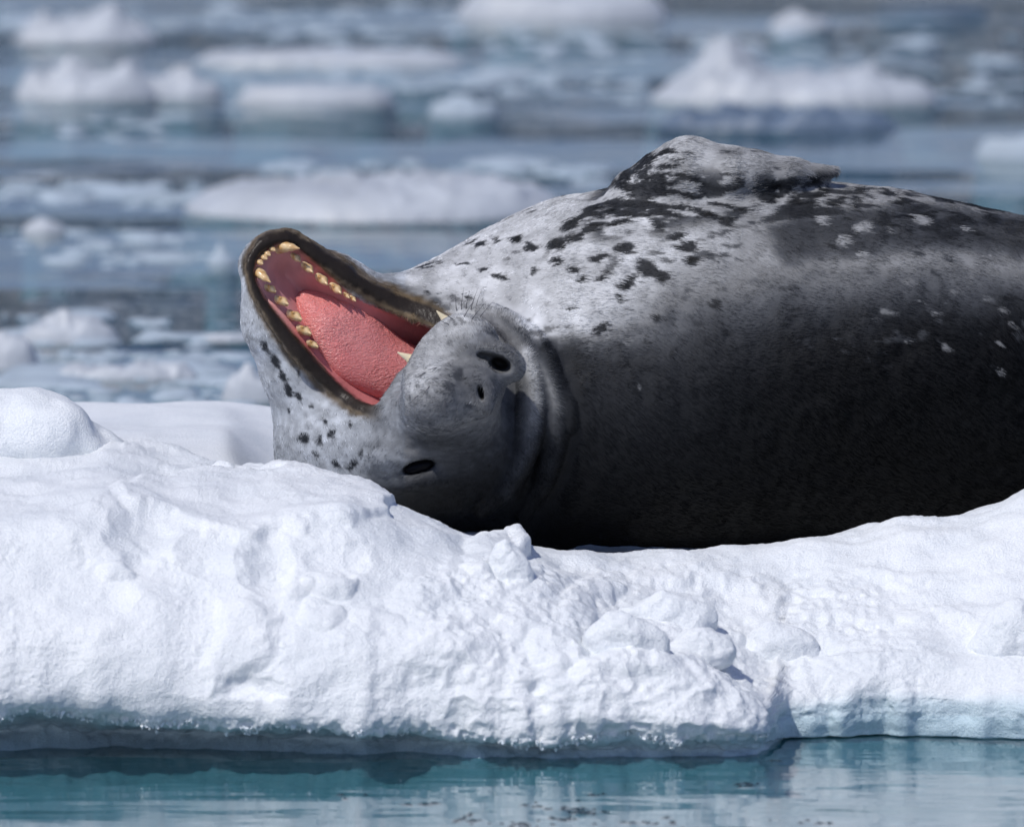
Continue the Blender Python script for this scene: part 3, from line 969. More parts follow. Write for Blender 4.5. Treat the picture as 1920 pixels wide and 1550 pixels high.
def base_sdf(P):
    x, y, z = P[:, 0], P[:, 1], P[:, 2]
    i = np.clip((x - 540) / 10, 0, len(_fx) - 1.001); k = i.astype(int); f = i - k
    lerp = lambda T: T[k] * (1 - f) + T[k + 1] * f
    cy, r, cz = lerp(FCY), lerp(FR), lerp(FCZ)
    dy = y - cy; dz = (z - cz) / 0.96
    # heavier below, flattened where it lies on the ice
    d = (np.sqrt(dy * dy + dz * dz) - r) * 0.85
    d = smax(d, y - (cy + r * 0.955), 50)
    d = np.where(x > 3260, np.maximum(d, x - 3260), d)
    d = np.where(x < 560, np.maximum(d, 560 - x), d)
    # flipper lying back over the flank
    m = (x > 1040) & (x < 1700) & (y < 560)
    if m.any():
        Q = P[m]
        fl = rcone(Q, S(1195, 380, -60), 64, S(1290, 351, -55), 78)
        fl = smin(fl, rcone(Q, S(1290, 351, -55), 78, S(1400, 350, -55), 62), 45)
        fl2 = rcone(Q * [1, 1, 0.6], S(1380, 337, -50) * [1, 1, .6], 56, S(1480, 332, -50) * [1, 1, .6], 34)
        fl2 = smin(fl2, rcone(Q * [1, 1, 0.6], S(1480, 332, -50) * [1, 1, .6], 34, S(1560, 322, -45) * [1, 1, .6], 12), 20)
        fl = smin(fl, fl2, 34)
        fl = smin(fl, rcone(Q, S(1390, 385, -60), 46, S(1535, 350, -55), 18), 16)
        d2 = d.copy(); d2[m] = smin(d[m], fl, 16); d = d2
    # hind flippers
    m = x > 2900
    if m.any():
        Q = P[m]
        hfp = np.minimum(rcone(Q, (3100, 800, -380), 50, (3420, 770, -330), 28), rcone(Q, (3100, 820, -410), 50, (3420, 850, -520), 28))
        d2 = d.copy(); d2[m] = smin(d[m], hfp, 50); d = d2
    m = x < 1250
    if not m.any():
        return d
    Q = P[m]
    h = d[m]
    # throat and lower jaw
    th = rcone(Q, S(640, 640, 20), 108, S(860, 700, -70), 245)
    jl = smin(rcone(Q, S(492, 500, 112), 45, S(532, 600, 92), 74), rcone(Q, S(532, 600, 92), 74, S(588, 700, 56), 88), 30)
    jl = smin(jl, rcone(Q, S(588, 700, 56), 88, S(645, 805, 30), 131), 40)
    jr = smin(rcone(Q, S(540, 488, 105), 44, S(622, 542, 50), 60), rcone(Q, S(622, 542, 50), 60, S(730, 615, 0), 92), 40)
    jaw = smin(jl, jr, 40)
    jaw = smin(jaw, rcone(Q, S(520, 480, 110), 46, S(640, 620, 40), 100), 30)
    h = smin(h, th, 60)
    h = smin(h, rcone(Q, S(830, 890, 40), 112, S(1010, 900, -20), 132), 50)
    h = smin(h, jaw, 26)
    # skull, cheek, brow, muzzle
    sk = ellip(Q, S(760, 824, 50), (188, 178, 175))
    sk = smin(sk, ellip(Q, S(690, 838, 40), (172, 150, 150)), 60)
    br = rcone(Q, H(-80, 0, -8), 62, H(-290, 10, 0), 122)
    br = smin(br, ellip(Q, S(872, 838, 80), (134, 140, 138)), 40)
    mz = smin(rcone(Q, H(-66, 54, -56), 65, H(-180, 40, -44), 56), rcone(Q, H(-66, -56, -56), 66, H(-180, -52, -44), 62), 16)
    mz = smin(mz, rcone(Q, H(-84, -26, -86), 46, H(-84, 26, -86), 46), 20)
    ns = rcone(Q, H(-44, 24, -4), 42, H(-44, -24, -4), 42)
    br = smin(br, mz, 44); br = smin(br, ns, 20)
    face = smin(sk, br, 78)
    h = smin(h, face, 30)
    # lips: a fat dark roll round the jaw
    X2 = Q[:, :2]
    mm = (Q[:, 0] < 960) & (Q[:, 1] > 400) & (Q[:, 1] < 840)
    if mm.any():
        q = Q[mm]; hq = q[:, 2] - zp(q[:, 0], q[:, 1])
        ld, lt = polyline_dist(q[:, :2], LIP)
        lr = np.interp(lt, np.linspace(0, 1, 60), LIPR)
        lip = (np.sqrt(ld * ld + ((hq + 6) * 0.82) ** 2) - lr) * 0.85
        v = smin(h[mm], lip, 14)
        # the open mouth
        dp = poly_sdf(q[:, :2], INNER)
        depth = 16 + 58 * sstep(5, 70, -dp) + 60 * sstep(690, 830, q[:, 0])
        cav = smax(smax(dp, (-depth - hq) * 0.7, 16), hq - 95, 26)
        v = smax(v, -cav, 9)
        h = h.copy(); h[mm] = v
    d = d.copy(); d[m] = h
    return d


def front_z(x, y, z0=520):
    z = np.full(len(x), float(z0))
    for _ in range(60):
        d = base_sdf(np.stack([x, y, z], 1))
        z = z - np.clip(d * 0.8, -30, 30)
    return z


def fold_curve(pts, off):
    c = catmull(pts, 18)
    z = front_z(c[:, 0], c[:, 1])
    z = np.convolve(np.pad(z, 3, 'edge'), np.ones(7) / 7, 'valid')
    return np.column_stack([c, z + off])


FOLD_A = fold_curve([(905, 585), (958, 612), (990, 672), (1000, 745), (985, 830), (950, 905), (905, 960)], 5)
FOLD_B = fold_curve([(925, 582), (1000, 640), (1034, 715), (1042, 800), (1022, 885), (980, 965)], -2)
FOLD_C = fold_curve([(1000, 640), (1045, 710), (1068, 782), (1062, 812)], -2)
EYE = S(787, 874, 0); EYE[2] = front_z(np.array([EYE[0]]), np.array([EYE[1]]))[0]
eang = math.radians(-16)
ER = np.array([[math.cos(eang), math.sin(eang), 0], [-math.sin(eang), math.cos(eang), 0], [0, 0, 1]])
NOS1 = np.array([934.0, 683, 0]); NOS1[2] = front_z(NOS1[:1], NOS1[1:2])[0]
NOS2 = np.array([903.0, 740, 0]); NOS2[2] = front_z(NOS2[:1], NOS2[1:2])[0]


def rotz(deg):
    a = math.radians(deg)
    return np.array([[math.cos(a), math.sin(a), 0], [-math.sin(a), math.cos(a), 0], [0, 0, 1]])


def surf_curve(pts, n=12, off=0.0):
    c = catmull(pts, n)
    return np.column_stack([c, front_z(c[:, 0], c[:, 1]) + off])


GROOVE = surf_curve([(770, 690), (800, 694), (835, 702), (868, 712)], 8, 3)
CREASE = surf_curve([(955, 612), (978, 650), (981, 685), (974, 705)], 12, 0)
NOSELINE = surf_curve([(903, 742), (908, 758), (902, 772), (886, 782)], 8, 1)


def seal_sdf(P):
    d = base_sdf(P)
    m = (P[:, 0] > 640) & (P[:, 0] < 1140) & (P[:, 1] > 520) & (P[:, 1] < 1040) & (P[:, 2] > -60)
    if m.any():
        Q = P[m]; h = d[m]
        for c, r in ((FOLD_C, 17), (FOLD_B, 30), (FOLD_A, 32)):
            fd, ft = polyline_dist(Q, c)
            rr = r * np.sin(np.pi * np.clip(ft * 0.86 + 0.07, 0, 1)) ** 0.5
            h = smin(h, fd - rr, 5)
        # brow and eye
        h = smin(h, ellip(Q, EYE + [-20, -30, -34], (74, 44, 50), rotz(-14)), 24)
        h = smin(h, ellip(Q, EYE + [4, 27, -30], (54, 16, 36), rotz(-14)), 22)
        h = smax(h, -ellip(Q, EYE + [0, 0, 4], (34, 13, 30), ER), 5)
        # nostrils with raised rims, and the groove between the whisker pads
        h = smin(h, ellip(Q, NOS1 + [4, -2, -22], (50, 36, 30), rotz(24)), 16)
        h = smin(h, ellip(Q, NOS2 + [4, 0, -14], (20, 36, 20), rotz(-14)), 12)
        gd, _g2 = polyline_dist(Q, GROOVE)
        h = smax(h, -(gd - 7), 12)
        gd, _g2 = polyline_dist(Q, NOSELINE)
        h = smax(h, -(gd - 2.5), 7)
        fd, ft = polyline_dist(Q, CREASE)
        h = smax(h, -(fd - 7 * np.sin(np.pi * np.clip(ft, 0.06, 0.94))), 12)
        h = smax(h, -ellip(Q, NOS1 + [3, 0, -4], (23, 15, 40), rotz(24)), 8)
        h = smax(h, -ellip(Q, NOS1 + [-20, -12, -2], (20, 8, 30), rotz(14)), 6)
        h = smax(h, -ellip(Q, NOS2 + [0, -4, 0], (5, 15, 24), rotz(-14)), 5)
        d = d.copy(); d[m] = h
    return d


def world_dirs(T):
    return np.outer(T[:, 0], RIGHT) - np.outer(T[:, 1], UP) - np.outer(T[:, 2], FWD)


DARK_SPOTS = [  # px, py, rx, ry, angle in degrees
    (1167, 465, 28, 13, 0), (1122, 482, 24, 9, -20), (1212, 505, 24, 18, 20), (1240, 517, 20, 12, 10), (1177, 530, 25, 13, -30),
    (1287, 462, 24, 12, 0), (1297, 487, 14, 15, 0), (1265, 442, 20, 8, -20), (1362, 414, 18, 11, 0), (1232, 425, 11, 8, 0),
    (1040, 491, 13, 6, -10), (1002, 511, 6, 11, 0), (1072, 505, 15, 8, 10), (1090, 525, 9, 12, 0), (1127, 517, 20, 7, -40),
    (1160, 560, 9, 8, 0), (1230, 595, 12, 11, 0), (1122, 615, 22, 13, -45), (1022, 650, 9, 14, 0), (1070, 580, 9, 5, 0),
    (995, 466, 15, 8, -10), (965, 447, 14, 7, -20), (1042, 458, 22, 12, -35), (1078, 447, 22, 9, -25), (1072, 420, 30, 10, -35),
    (1100, 400, 36, 11, -35), (1110, 425, 26, 8, -30), (1140, 395, 40, 8, -20), (1165, 383, 40, 8, -8), (1220, 385, 44, 9, 4), (1180, 402, 50, 8, 2),
    (1240, 400, 40, 8, 2), (1275, 388, 24, 7, 0), (1160, 418, 30, 5, -8), (1320, 400, 30, 6, 10), (1350, 385, 30, 5, 10),
    (1130, 350, 26, 9, -20), (1185, 352, 44, 8, 2), (1240, 356, 48, 8, 6), (1290, 366, 30, 7, 14), (1330, 350, 26, 6, 10),
    (1180, 325, 34, 8, -22), (1200, 308, 30, 6, -25), (1225, 330, 36, 7, -8), (1215, 296, 28, 6, -20), (1250, 312, 28, 6, -5), (1165, 340, 20, 6, -25),
    (1245, 288, 24, 5, -10), (1275, 330, 26, 6, 5), (1230, 343, 40, 6, 2), (1270, 300, 16, 4, 0), (1305, 340, 24, 5, 10), (1365, 328, 20, 3, 10),
    (1455, 357, 34, 17, -10), (1435, 372, 20, 10, 20), (1500, 378, 30, 18, -15), (1520, 395, 44, 15, 5), (1562, 377, 22, 9, -10), (1490, 398, 22, 10, 0),
    (1540, 362, 16, 6, -10), (1602, 385, 9, 12, 0), (1606, 356, 14, 8, -30), (1602, 370, 8, 6, 0), (1515, 333, 18, 4, 0), (1470, 340, 20, 4, 0),
    (1655, 411, 14, 16, 10), (1592, 437, 9, 10, 0), (1800, 414, 30, 9, 5), (1712, 392, 28, 9, -10), (1760, 369, 36, 7, 14), (1838, 386, 44, 7, 12),
    (1660, 360, 20, 5, 8), (1690, 378, 20, 6, 0), (1740, 425, 24, 10, 0), (1860, 412, 26, 8, 10), (1895, 432, 22, 8, 10), (1780, 440, 26, 9, -5),
    (1320, 735, 12, 12, 20), (1335, 745, 6, 9, 0), (1210, 640, 6, 6, 0), (1425, 680, 12, 16, 20), (1260, 665, 8, 8, 0), (1340, 570, 14, 10, -20),
    (900, 461, 15, 5, -10), (866, 494, 15, 4, -5), (935, 519, 20, 5, 10), (905, 505, 12, 4, 0), (880, 455, 18, 4, -15), (930, 452, 10, 6, 0), (800, 497, 30, 4, -12),
    (782, 559, 10, 6, 10), (814, 561, 12, 8, 15), (830, 577, 16, 10, 10), (849, 560, 12, 6, 10), (868, 572, 8, 5, 10), (800, 548, 8, 4, 0), (880, 560, 10, 4, 20),
    (516, 676, 10, 18, -30), (541, 731, 7, 20, -25), (560, 743, 6, 10, -20), (568, 820, 14, 10, 0), (598, 824, 9, 12, 0), (621, 812, 9, 11, 20),
    (677, 849, 6, 8, 30), (631, 871, 8, 6, 0), (660, 873, 14, 7, -40), (497, 648, 7, 16, -20), (581, 760, 5, 5, 0), (656, 793, 5, 8, 0), (530, 705, 6, 12, -20),
    (560, 700, 4, 7, 0), (610, 790, 4, 4, 0), (545, 770, 5, 6, 0), (590, 850, 6, 5, 0), (700, 840, 4, 5, 0),
    (800, 735, 6, 5, 0), (820, 715, 5, 6, 0), (840, 640, 8, 8, 0), (868, 605, 10, 5, 20), (895, 600, 6, 6, 0), (845, 725, 14, 10, 30), (860, 700, 12, 16, 10),
    (880, 760, 8, 6, 0), (770, 745, 5, 4, 0), (785, 720, 5, 4, 0), (850, 605, 5, 8, 0), (920, 625, 14, 5, 25)]
LIGHT_SPOTS = [
    (1615, 427, 22, 12, -25), (1580, 450, 7, 17, 20), (1670, 432, 7, 5, 0), (1725, 412, 20, 10, 10), (1615, 476, 11, 8, 0), (1810, 430, 9, 5, 0), (1540, 412, 14, 8, 0),
    (1700, 525, 15, 8, 0), (1805, 490, 17, 8, 10), (1850, 485, 16, 6, -10), (1897, 512, 14, 6, 10), (1827, 523, 9, 6, 0), (1755, 587, 11, 9, 10), (1665, 587, 16, 5, -5),
    (1850, 560, 9, 6, -20), (1880, 580, 10, 6, 0), (1770, 650, 8, 9, 0), (1877, 697, 9, 9, 0), (1495, 525, 10, 5, -25), (1590, 522, 10, 5, -30), (1615, 535, 7, 4, 0),
    (1640, 600, 8, 4, 0), (1720, 560, 6, 4, 0), (1785, 545, 7, 4, 0), (1870, 640, 6, 5, 0), (1900, 610, 7, 5, 0), (1165, 625, 22, 10, -40), (1178, 640, 10, 12, 0),
    (1460, 358, 8, 4, 0), (1503, 372, 8, 4, 20), (1530, 388, 6, 4, 0), (1700, 640, 6, 4, 0), (1200, 725, 6, 4, 0)]


def spot_field(px, py, spots):
    f = np.full(len(px), -1.0)
    for cx, cy, rx, ry, a in spots:
        m = (np.abs(px - cx) < 2.2 * max(rx, ry)) & (np.abs(py - cy) < 2.2 * max(rx, ry))
        if not m.any(): continue
        c, s = math.cos(math.radians(a)), math.sin(math.radians(a))
        dx, dy = px[m] - cx, py[m] - cy
        u = (dx * c + dy * s) / rx; v = (-dx * s + dy * c) / ry
        f[m] = np.maximum(f[m], 1 - np.sqrt(u * u + v * v))
    return f


def coat(P):
    """Fur colour, wetness and a bare-skin mask at seal-space points."""
    x, y, z = P[:, 0], P[:, 1], P[:, 2]
    k = 1 - z / (PXM * DIST)
    px = 960 + (x - 960) / k; py = 775 + (y - 775) / k
    n60 = fbm(P, 70, 3, 101); n20 = fbm(P, 22, 3, 103); n8 = vnoise(P * [0.4, 1, 0.7], 5, 105); n40 = fbm(P, 40, 2, 107)
    ln = np.log
    # body: pale belly above, black back below
    line = np.interp(px, [700, 900, 1000, 1100, 1180, 1250, 1400, 1550, 1920, 2400], [700, 655, 652, 642, 622, 605, 605, 600, 580, 580])
    width = np.interp(px, [900, 1000, 1120, 1200, 1300, 1500, 1920], [34, 30, 70, 170, 260, 300, 280])
    t = (py - line + n60 * 30 + n20 * 22 + n40 * 16) / width
    pale = 0.46 + 0.22 * n40 + 0.08 * n20 + 0.16 * np.exp(-(((px - 1060) / 90) ** 2 + ((py - 580) / 60) ** 2))  # the last term paints a highlight on the neck
    pale = pale * (1 - 0.42 * sstep(1180, 1420, px))
    dark = 0.0022 + 0.024 * np.exp(-((px - 1130) / 230) ** 2) * sstep(1010, 640, py) + 0.002 * n20
    s = sstep(-0.5, 0.5, t)
    mid = 0.5 + 0.5 * np.tanh((s - 0.5) * 3)
    L = ln(np.clip(pale, .12, .8)) * (1 - s) + ln(np.clip(dark, .0016, 1)) * s
    # slate saddle with white flecks, towards the tail
    sl = 1 - sstep(-26, 14, poly_sdf(np.stack([px + 22 * n20, py + 14 * n60], 1), [(1425, 425), (1500, 390), (1640, 385), (1700, 375), (1900, 398), (2300, 430),
                   (2300, 490), (1790, 472), (1640, 478), (1540, 492), (1470, 500)]))
    L = L * (1 - sl) + ln(0.048 + 0.012 * n20) * sl
    # head, with highlights and shade painted into the coat
    head = (1 - sstep(-14, 14, poly_sdf(np.stack([px, py], 1), [(440, 420), (570, 420), (700, 500), (790, 548), (880, 560), (960, 595), (1010, 650),
                   (1062, 760), (1050, 880), (1000, 1010), (900, 1060), (400, 1060)]))) * sstep(-60, 0, z)
    hd = ln(0.150 + 0.03 * n40) + 0 * px
    cheek = sstep(735, 640, px + 0.12 * (py - 800) + 18 * n60)
    hd = hd + cheek * 1.0  # paler cheek, its highlight painted in
    hd = hd + 1.05 * np.exp(-(((px - 800 + 0.45 * (py - 690)) / 46) ** 2 + ((py - 690) / 95) ** 2))       # pale whisker pad, highlight painted in
    hd = hd + 0.65 * np.exp(-(((px - 880) / 55) ** 2 + ((py - 605) / 34) ** 2))
    hd = hd + 0.55 * np.exp(-(((px - 745) / 40) ** 2 + ((py - 865) / 60) ** 2))  # painted highlight on the bulge beside the eye
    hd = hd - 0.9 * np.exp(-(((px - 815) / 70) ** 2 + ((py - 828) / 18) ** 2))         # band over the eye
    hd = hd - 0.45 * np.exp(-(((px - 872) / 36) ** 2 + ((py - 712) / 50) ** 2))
    hd = hd - 0.9 * np.exp(-(((px - 962) / 24) ** 2 + ((py - 760) / 42) ** 2))  # painted shadow between the nose and the fold
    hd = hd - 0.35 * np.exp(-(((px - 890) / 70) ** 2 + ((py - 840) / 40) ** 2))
    hd = hd + 1.1 * np.exp(-(polyline_dist(np.stack([px, py], 1), [(985, 660), (1004, 720), (1002, 790), (985, 860), (950, 930)])[0] / 13) ** 2)  # painted highlight on the inner fold ridge
    hd = hd + 0.9 * np.exp(-(polyline_dist(np.stack([px, py], 1), [(1015, 680), (1042, 760), (1042, 840), (1018, 920)])[0] / 9) ** 2)         # painted highlight on the outer fold ridge
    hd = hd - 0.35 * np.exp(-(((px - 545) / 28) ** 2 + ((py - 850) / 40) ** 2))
    hd = hd - 2.1 * sstep(860, 1000, py + 0.42 * (px - 700) - 20 * n60) * sstep(660, 740, px) * sstep(700, 880, py + 0.35 * (px - 800))  # dark lower right of the head, shade painted in
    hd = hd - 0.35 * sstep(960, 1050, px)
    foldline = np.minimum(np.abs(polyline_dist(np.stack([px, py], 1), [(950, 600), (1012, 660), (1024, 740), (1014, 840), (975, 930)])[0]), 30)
    hd = hd - 0.7 * np.exp(-(foldline / 8) ** 2)  # shade painted into the gap between the folds
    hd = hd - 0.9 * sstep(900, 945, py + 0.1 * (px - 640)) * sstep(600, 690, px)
    jawu = np.exp(-(((px - 830) / 60) ** 2 + ((py - 562) / 20) ** 2))
    hd = hd + 0.5 * jawu
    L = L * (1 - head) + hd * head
    # the coat's own spots and flecks, with hairy edges
    wxs = px + 6 * n20 + 5 * n8; wys = py + 5 * n20 + 4 * n8
    soft = np.interp(px, [1000, 1400], [0.34, 0.2])
    df = sstep(0.02, 1, (spot_field(wxs, wys, DARK_SPOTS) + 0.22 * n20) / soft + 0.02)
    dk = np.where(head > 0.5, np.where(px > 760, L - 0.9, ln(0.022)), ln(0.020))
    L = L * (1 - df * 0.92) + np.minimum(dk, L) * df * 0.92
    # marbling over the shoulder and back
    mk = (1 - sstep(-20, 30, poly_sdf(np.stack([px, py], 1), [(1100, 400), (1150, 300), (1230, 285), (1300, 330), (1420, 335), (1560, 330), (1920, 405), (2400, 430),
          (2400, 480), (1700, 440), (1560, 425), (1420, 420), (1330, 400), (1250, 425), (1120, 440)])))
    mn = fbm(P * [0.42, 1, 0.8], 20, 3, 141) + 0.35 * n40 + 0.08 * n8
    mb = sstep(0.02, 0.20, mn) * mk
    L = L * (1 - 0.85 * mb) + np.minimum(ln(0.024), L) * 0.85 * mb
    # fine random speckle on the pale coat
    sp = sstep(0.34, 0.50, fbm(P * [0.7, 1.25, 1], 17, 2, 131)) * sstep(-0.1, 0.25, n60) * (1 - s) * (1 - head) * sstep(880, 1000, px)
    L = L - 1.3 * sp
    fk = sstep(0.50, 0.66, fbm(P * [0.8, 1.1, 1], 13, 2, 151) + 0.25 * n60) * sstep(1420, 1600, px) * sstep(440, 500, py) * sstep(760, 640, py)
    L = L * (1 - 0.6 * fk) + np.maximum(ln(0.11), L) * 0.6 * fk
    lf = sstep(0.0, 1, spot_field(wxs, wys, LIGHT_SPOTS) / 0.35)
    L = L * (1 - lf) + np.maximum(ln(np.where(py < 480, 0.27, 0.15)), L) * lf
    L = L + (0.10 + 0.22 * head) * n8 + 0.28 * head * n20
    v = np.exp(L)
    cool = np.clip((0.16 - v) / 0.16, 0, 1)[:, None]
    rgb = v[:, None] * (np.array([0.97, 0.99, 1.01]) * (1 - cool) + np.array([0.90, 0.98, 1.14]) * cool)
    rgb[px < 760] *= np.array([0.96, 1.0, 1.05])
    wet = np.zeros(len(P)); bare = np.zeros(len(P))
    # lips, gums, mouth lining
    m = (x < 960) & (y > 400) & (y < 840) & (z > -80)
    q = P[m]; hq = q[:, 2] - zp(q[:, 0], q[:, 1])
    ld, lt = polyline_dist(q[:, :2], LIP)
    lr = np.interp(lt, np.linspace(0, 1, 60), LIPR)
    dp = poly_sdf(q[:, :2], INNER)
    near = (1 - sstep(60, 120, hq)) * sstep(-90, -60, hq)
    e = ld / lr + 0.26 * n20[m] + 0.14 * n8[m] + 0.2 * n60[m]
    side = dp > -4
    brown = (1 - sstep(1.15, 1.9, e)) * near * side
    blk = (1 - sstep(0.60, 1.05, e)) * near * side
    c = rgb[m]
    gold = np.array([0.13, 0.088, 0.042]) * (0.75 + 0.6 * np.clip(n20[m], -1, 1))[:, None]
    c = c * (1 - brown[:, None] * 0.9) + gold * brown[:, None] * 0.9
    c = c * (1 - blk[:, None]) + np.array([0.024, 0.019, 0.016]) * blk[:, None]
    ins = (1 - sstep(-3, 3, dp + 1.5 * n8[m])) * (hq < 60)
    pink = np.array([0.58, 0.195, 0.19]) * (1 + 0.15 * n20[m])[:, None]
    gum = np.array([0.60, 0.29, 0.285]) * (1 + 0.15 * n20[m])[:, None]
    g = sstep(600, 540, q[:, 0] + 0.3 * (q[:, 1] - 540))[:, None]
    pk = pink * (1 - g) + gum * g
    c = c * (1 - ins[:, None]) + pk * ins[:, None]
    rgb[m] = c
    wet[m] = np.maximum(ins, 0.75 * blk); bare[m] = np.maximum(ins, blk)
    # nostrils and eye rims
    for ctr, rad, R in ((EYE, (33, 12.5, 40), ER), (NOS1 + [3, 0, 0], (21, 13, 70), rotz(24)), (NOS2 + [0, -4, 0], (5, 15, 40), rotz(-14))):
        qq = ((P - ctr) @ R.T) / np.array(rad)
        f = 1 - sstep(0.85, 1.12, np.sqrt((qq * qq).sum(1)))
        rgb = rgb * (1 - f[:, None]) + 0.010 * f[:, None]
        bare = np.maximum(bare, f); wet = np.maximum(wet, 0.6 * f)
    return rgb, wet, bare


def build_seal():
    V, F = surface_nets(seal_sdf, (420, 225, -620), (3480, 1100, 480), 5.0)
    V = relax(V, F, 2, 0.35)
    N = vert_normals(V, F)
    if N[np.argmax(V[:, 2]), 2] < 0: N = -N
    hd = sstep(1080, 1000, V[:, 0])
    hq = V[:, 2] - zp(V[:, 0], V[:, 1])
    mouth = ((V[:, 0] < 900) & (poly_sdf(V[:, :2], INNER) < 6) & (hq < 60)) * 1.0
    d = (1 - hd) * (9 * fbm(V * [0.7, 1, 1], 150, 2, 401) + 3.0 * fbm(V, 46, 2, 403)) + hd * (2.0 * fbm(V, 44, 2, 405) + 0.8 * vnoise(V, 12, 407)) * (1 - 0.6 * sstep(930, 980, V[:, 0]))
    # slanting skin rolls on the flank behind the neck
    roll = np.sin((V[:, 0] + 0.25 * (V[:, 1] - 700) + 26 * vnoise(V, 140, 409)) / 17.0)
    d = d + 1.6 * roll * np.exp(-((V[:, 0] - 1095) / 60) ** 2) * sstep(600, 680, V[:, 1])
    flip = sstep(1320, 1420, V[:, 0]) * sstep(1640, 1580, V[:, 0]) * sstep(372, 350, V[:, 1])
    return V + N * (d * (1 - mouth) * (1 - 0.85 * flip))[:, None], F


import time
_t = time.time()
SV, SF = build_seal()
print('seal mesh', len(SV), len(SF), time.time() - _t)
SN = vert_normals(SV, SF)
if SN[np.argmax(SV[:, 2]), 2] < 0:
    SF = SF[:, ::-1]; SN = -SN
root_seal = bpy.data.objects.new('leopard_seal', None)
COL.objects.link(root_seal)
tag(root_seal, 'spotted grey seal lying belly up on the floe, mouth wide open', 'seal')
body = mesh_object('body', seal_to_world(SV), SF, M_SKIN, root_seal)
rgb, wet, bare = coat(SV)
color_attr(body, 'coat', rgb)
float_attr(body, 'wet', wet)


def build_fur(count=380000):
    A, B, C, D4 = (SV[SF[:, k]] for k in range(4))
    area = np.linalg.norm(np.cross(C - A, D4 - B), axis=1)
    cen = (A + B + C + D4) / 4
    nf = SN[SF].mean(1)
    ok = (cen[:, 0] < 2060) & (nf[:, 2] > -0.45) & (cen[:, 1] < 1060) & (bare[SF].mean(1) < 0.5)
    wgt = area * ok * np.where(cen[:, 0] < 1080, 2.6, 1.0)
    fi = rng.choice(len(SF), count, p=wgt / wgt.sum())
    u, v = rng.random((2, count, 1))
    P = (A[fi] * (1 - u) + B[fi] * u) * (1 - v) + (D4[fi] * (1 - u) + C[fi] * u) * v
    Nr = SN[SF[fi]].mean(1); Nr /= np.linalg.norm(Nr, axis=1, keepdims=True)
    fc, _, fb = coat(P)
    keep = fb < 0.45
    P, Nr, fc = P[keep], Nr[keep], fc[keep]
    n = len(P)
    # direction the coat lies in
    flow = np.tile(np.array([0.95, 0.30, 0.0]), (n, 1))
    flow[:, 1] += 0.5 * vnoise(P, 160, 201); flow[:, 2] += 0.5 * vnoise(P, 160, 202)
    fh = P - HO; fh /= np.linalg.norm(fh, axis=1, keepdims=True) + 1e-6
    wh = (sstep(1060, 980, P[:, 0]) * sstep(540, 600, P[:, 1]))[:, None]
    wj = (sstep(790, 700, P[:, 0] + 0.3 * (P[:, 1] - 700)))[:, None]
    jawd = np.array([0.50, 0.80, -0.25])
    flow = flow * (1 - wh) + fh * wh
    flow = flow * (1 - wj) + jawd * wj
    flow += rng.normal(0, 0.10, (n, 3))
    flow -= Nr * (flow * Nr).sum(1, keepdims=True)
    flow /= np.linalg.norm(flow, axis=1, keepdims=True) + 1e-6
    ln_ = rng.uniform(9, 17, (n, 1)) * np.interp(P[:, :1], [900, 1000, 1100], [0.62, 0.65, 1.0])
    lift = rng.uniform(0.08, 0.24, (n, 1))
    pts = np.empty((n, 4, 3))
    for k, tt in enumerate((0, .34, .68, 1.0)):
        pts[:, k] = P - Nr * 0.8 + flow * ln_ * tt + Nr * ln_ * lift * (tt - 0.45 * tt * tt)
    cu = bpy.data.hair_curves.new('fur')
    cu.add_curves([4] * n)
    cu.attributes['position'].data.foreach_set('vector', seal_to_world(pts.reshape(-1, 3)).astype(np.float32).ravel())
    rad = (np.interp(P[:, :1], [950, 1100], [0.60, 0.80]) * np.array([[0.62, 0.55, 0.40, 0.12]])).astype(np.float32).ravel() / PXM
    ra = cu.attributes.get('radius') or cu.attributes.new('radius', 'FLOAT', 'POINT')
    ra.data.foreach_set('value', rad)
    ca = cu.attributes.new('coat', 'FLOAT_COLOR', 'CURVE')
    c4 = np.ones((n, 4), np.float32)
    c4[:, :3] = fc * np.exp(rng.normal(0, 1, (n, 1)) * np.interp(P[:, :1], [950, 1100], [0.34, 0.20]))
    ca.data.foreach_set('color', c4.ravel())
    cu.materials.append(M_FUR)
    o = bpy.data.objects.new('fur', cu)
    COL.objects.link(o)
    o.parent = root_seal
    tag(o, kind='stuff')
    return o


build_fur()

# tongue
TONG = pm(catmull([(548, 556), (570, 540), (610, 542), (655, 556), (705, 588), (750, 630), (815, 672), (840, 720), (800, 765), (735, 758), (683, 742),
                   (632, 712), (598, 670), (570, 624), (552, 588), (548, 556)], 60))[:-1]


def tongue_sdf(P):
    hq = P[:, 2] - zp(P[:, 0], P[:, 1])
    dp = poly_sdf(P[:, :2], TONG)
    t = np.clip(-dp / 66, 0, 1)
    top = -52 + 56 * np.sqrt(1 - (1 - t) ** 2)
    sx = (P[:, 0] - 560) * 0.72 + (P[:, 1] - 550) * 0.69
    tx = (P[:, 0] - 560) * 0.69 - (P[:, 1] - 550) * 0.72
    top = top + 7 - 0.07 * tx - 26 * sstep(90, 0, sx) + 2.0 * vnoise(P, 60, 301)
    top = top - 5 * np.exp(-((tx + 8) / 10) ** 2) * sstep(60, 160, sx) * sstep(330, 200, sx)
    d = smax(dp, (hq - top) * 0.8, 8)
    return smax(d, -85 - hq, 6)


TV, TF = surface_nets(tongue_sdf, (525, 510, -60), (870, 790, 220), 3.5)
TV = relax(TV, TF, 3, 0.4)
TN = vert_normals(TV, TF)
if TN[np.argmax(TV[:, 2]), 2] < 0: TF = TF[:, ::-1]
mesh_object('tongue', seal_to_world(TV), TF, M_TONGUE, root_seal)


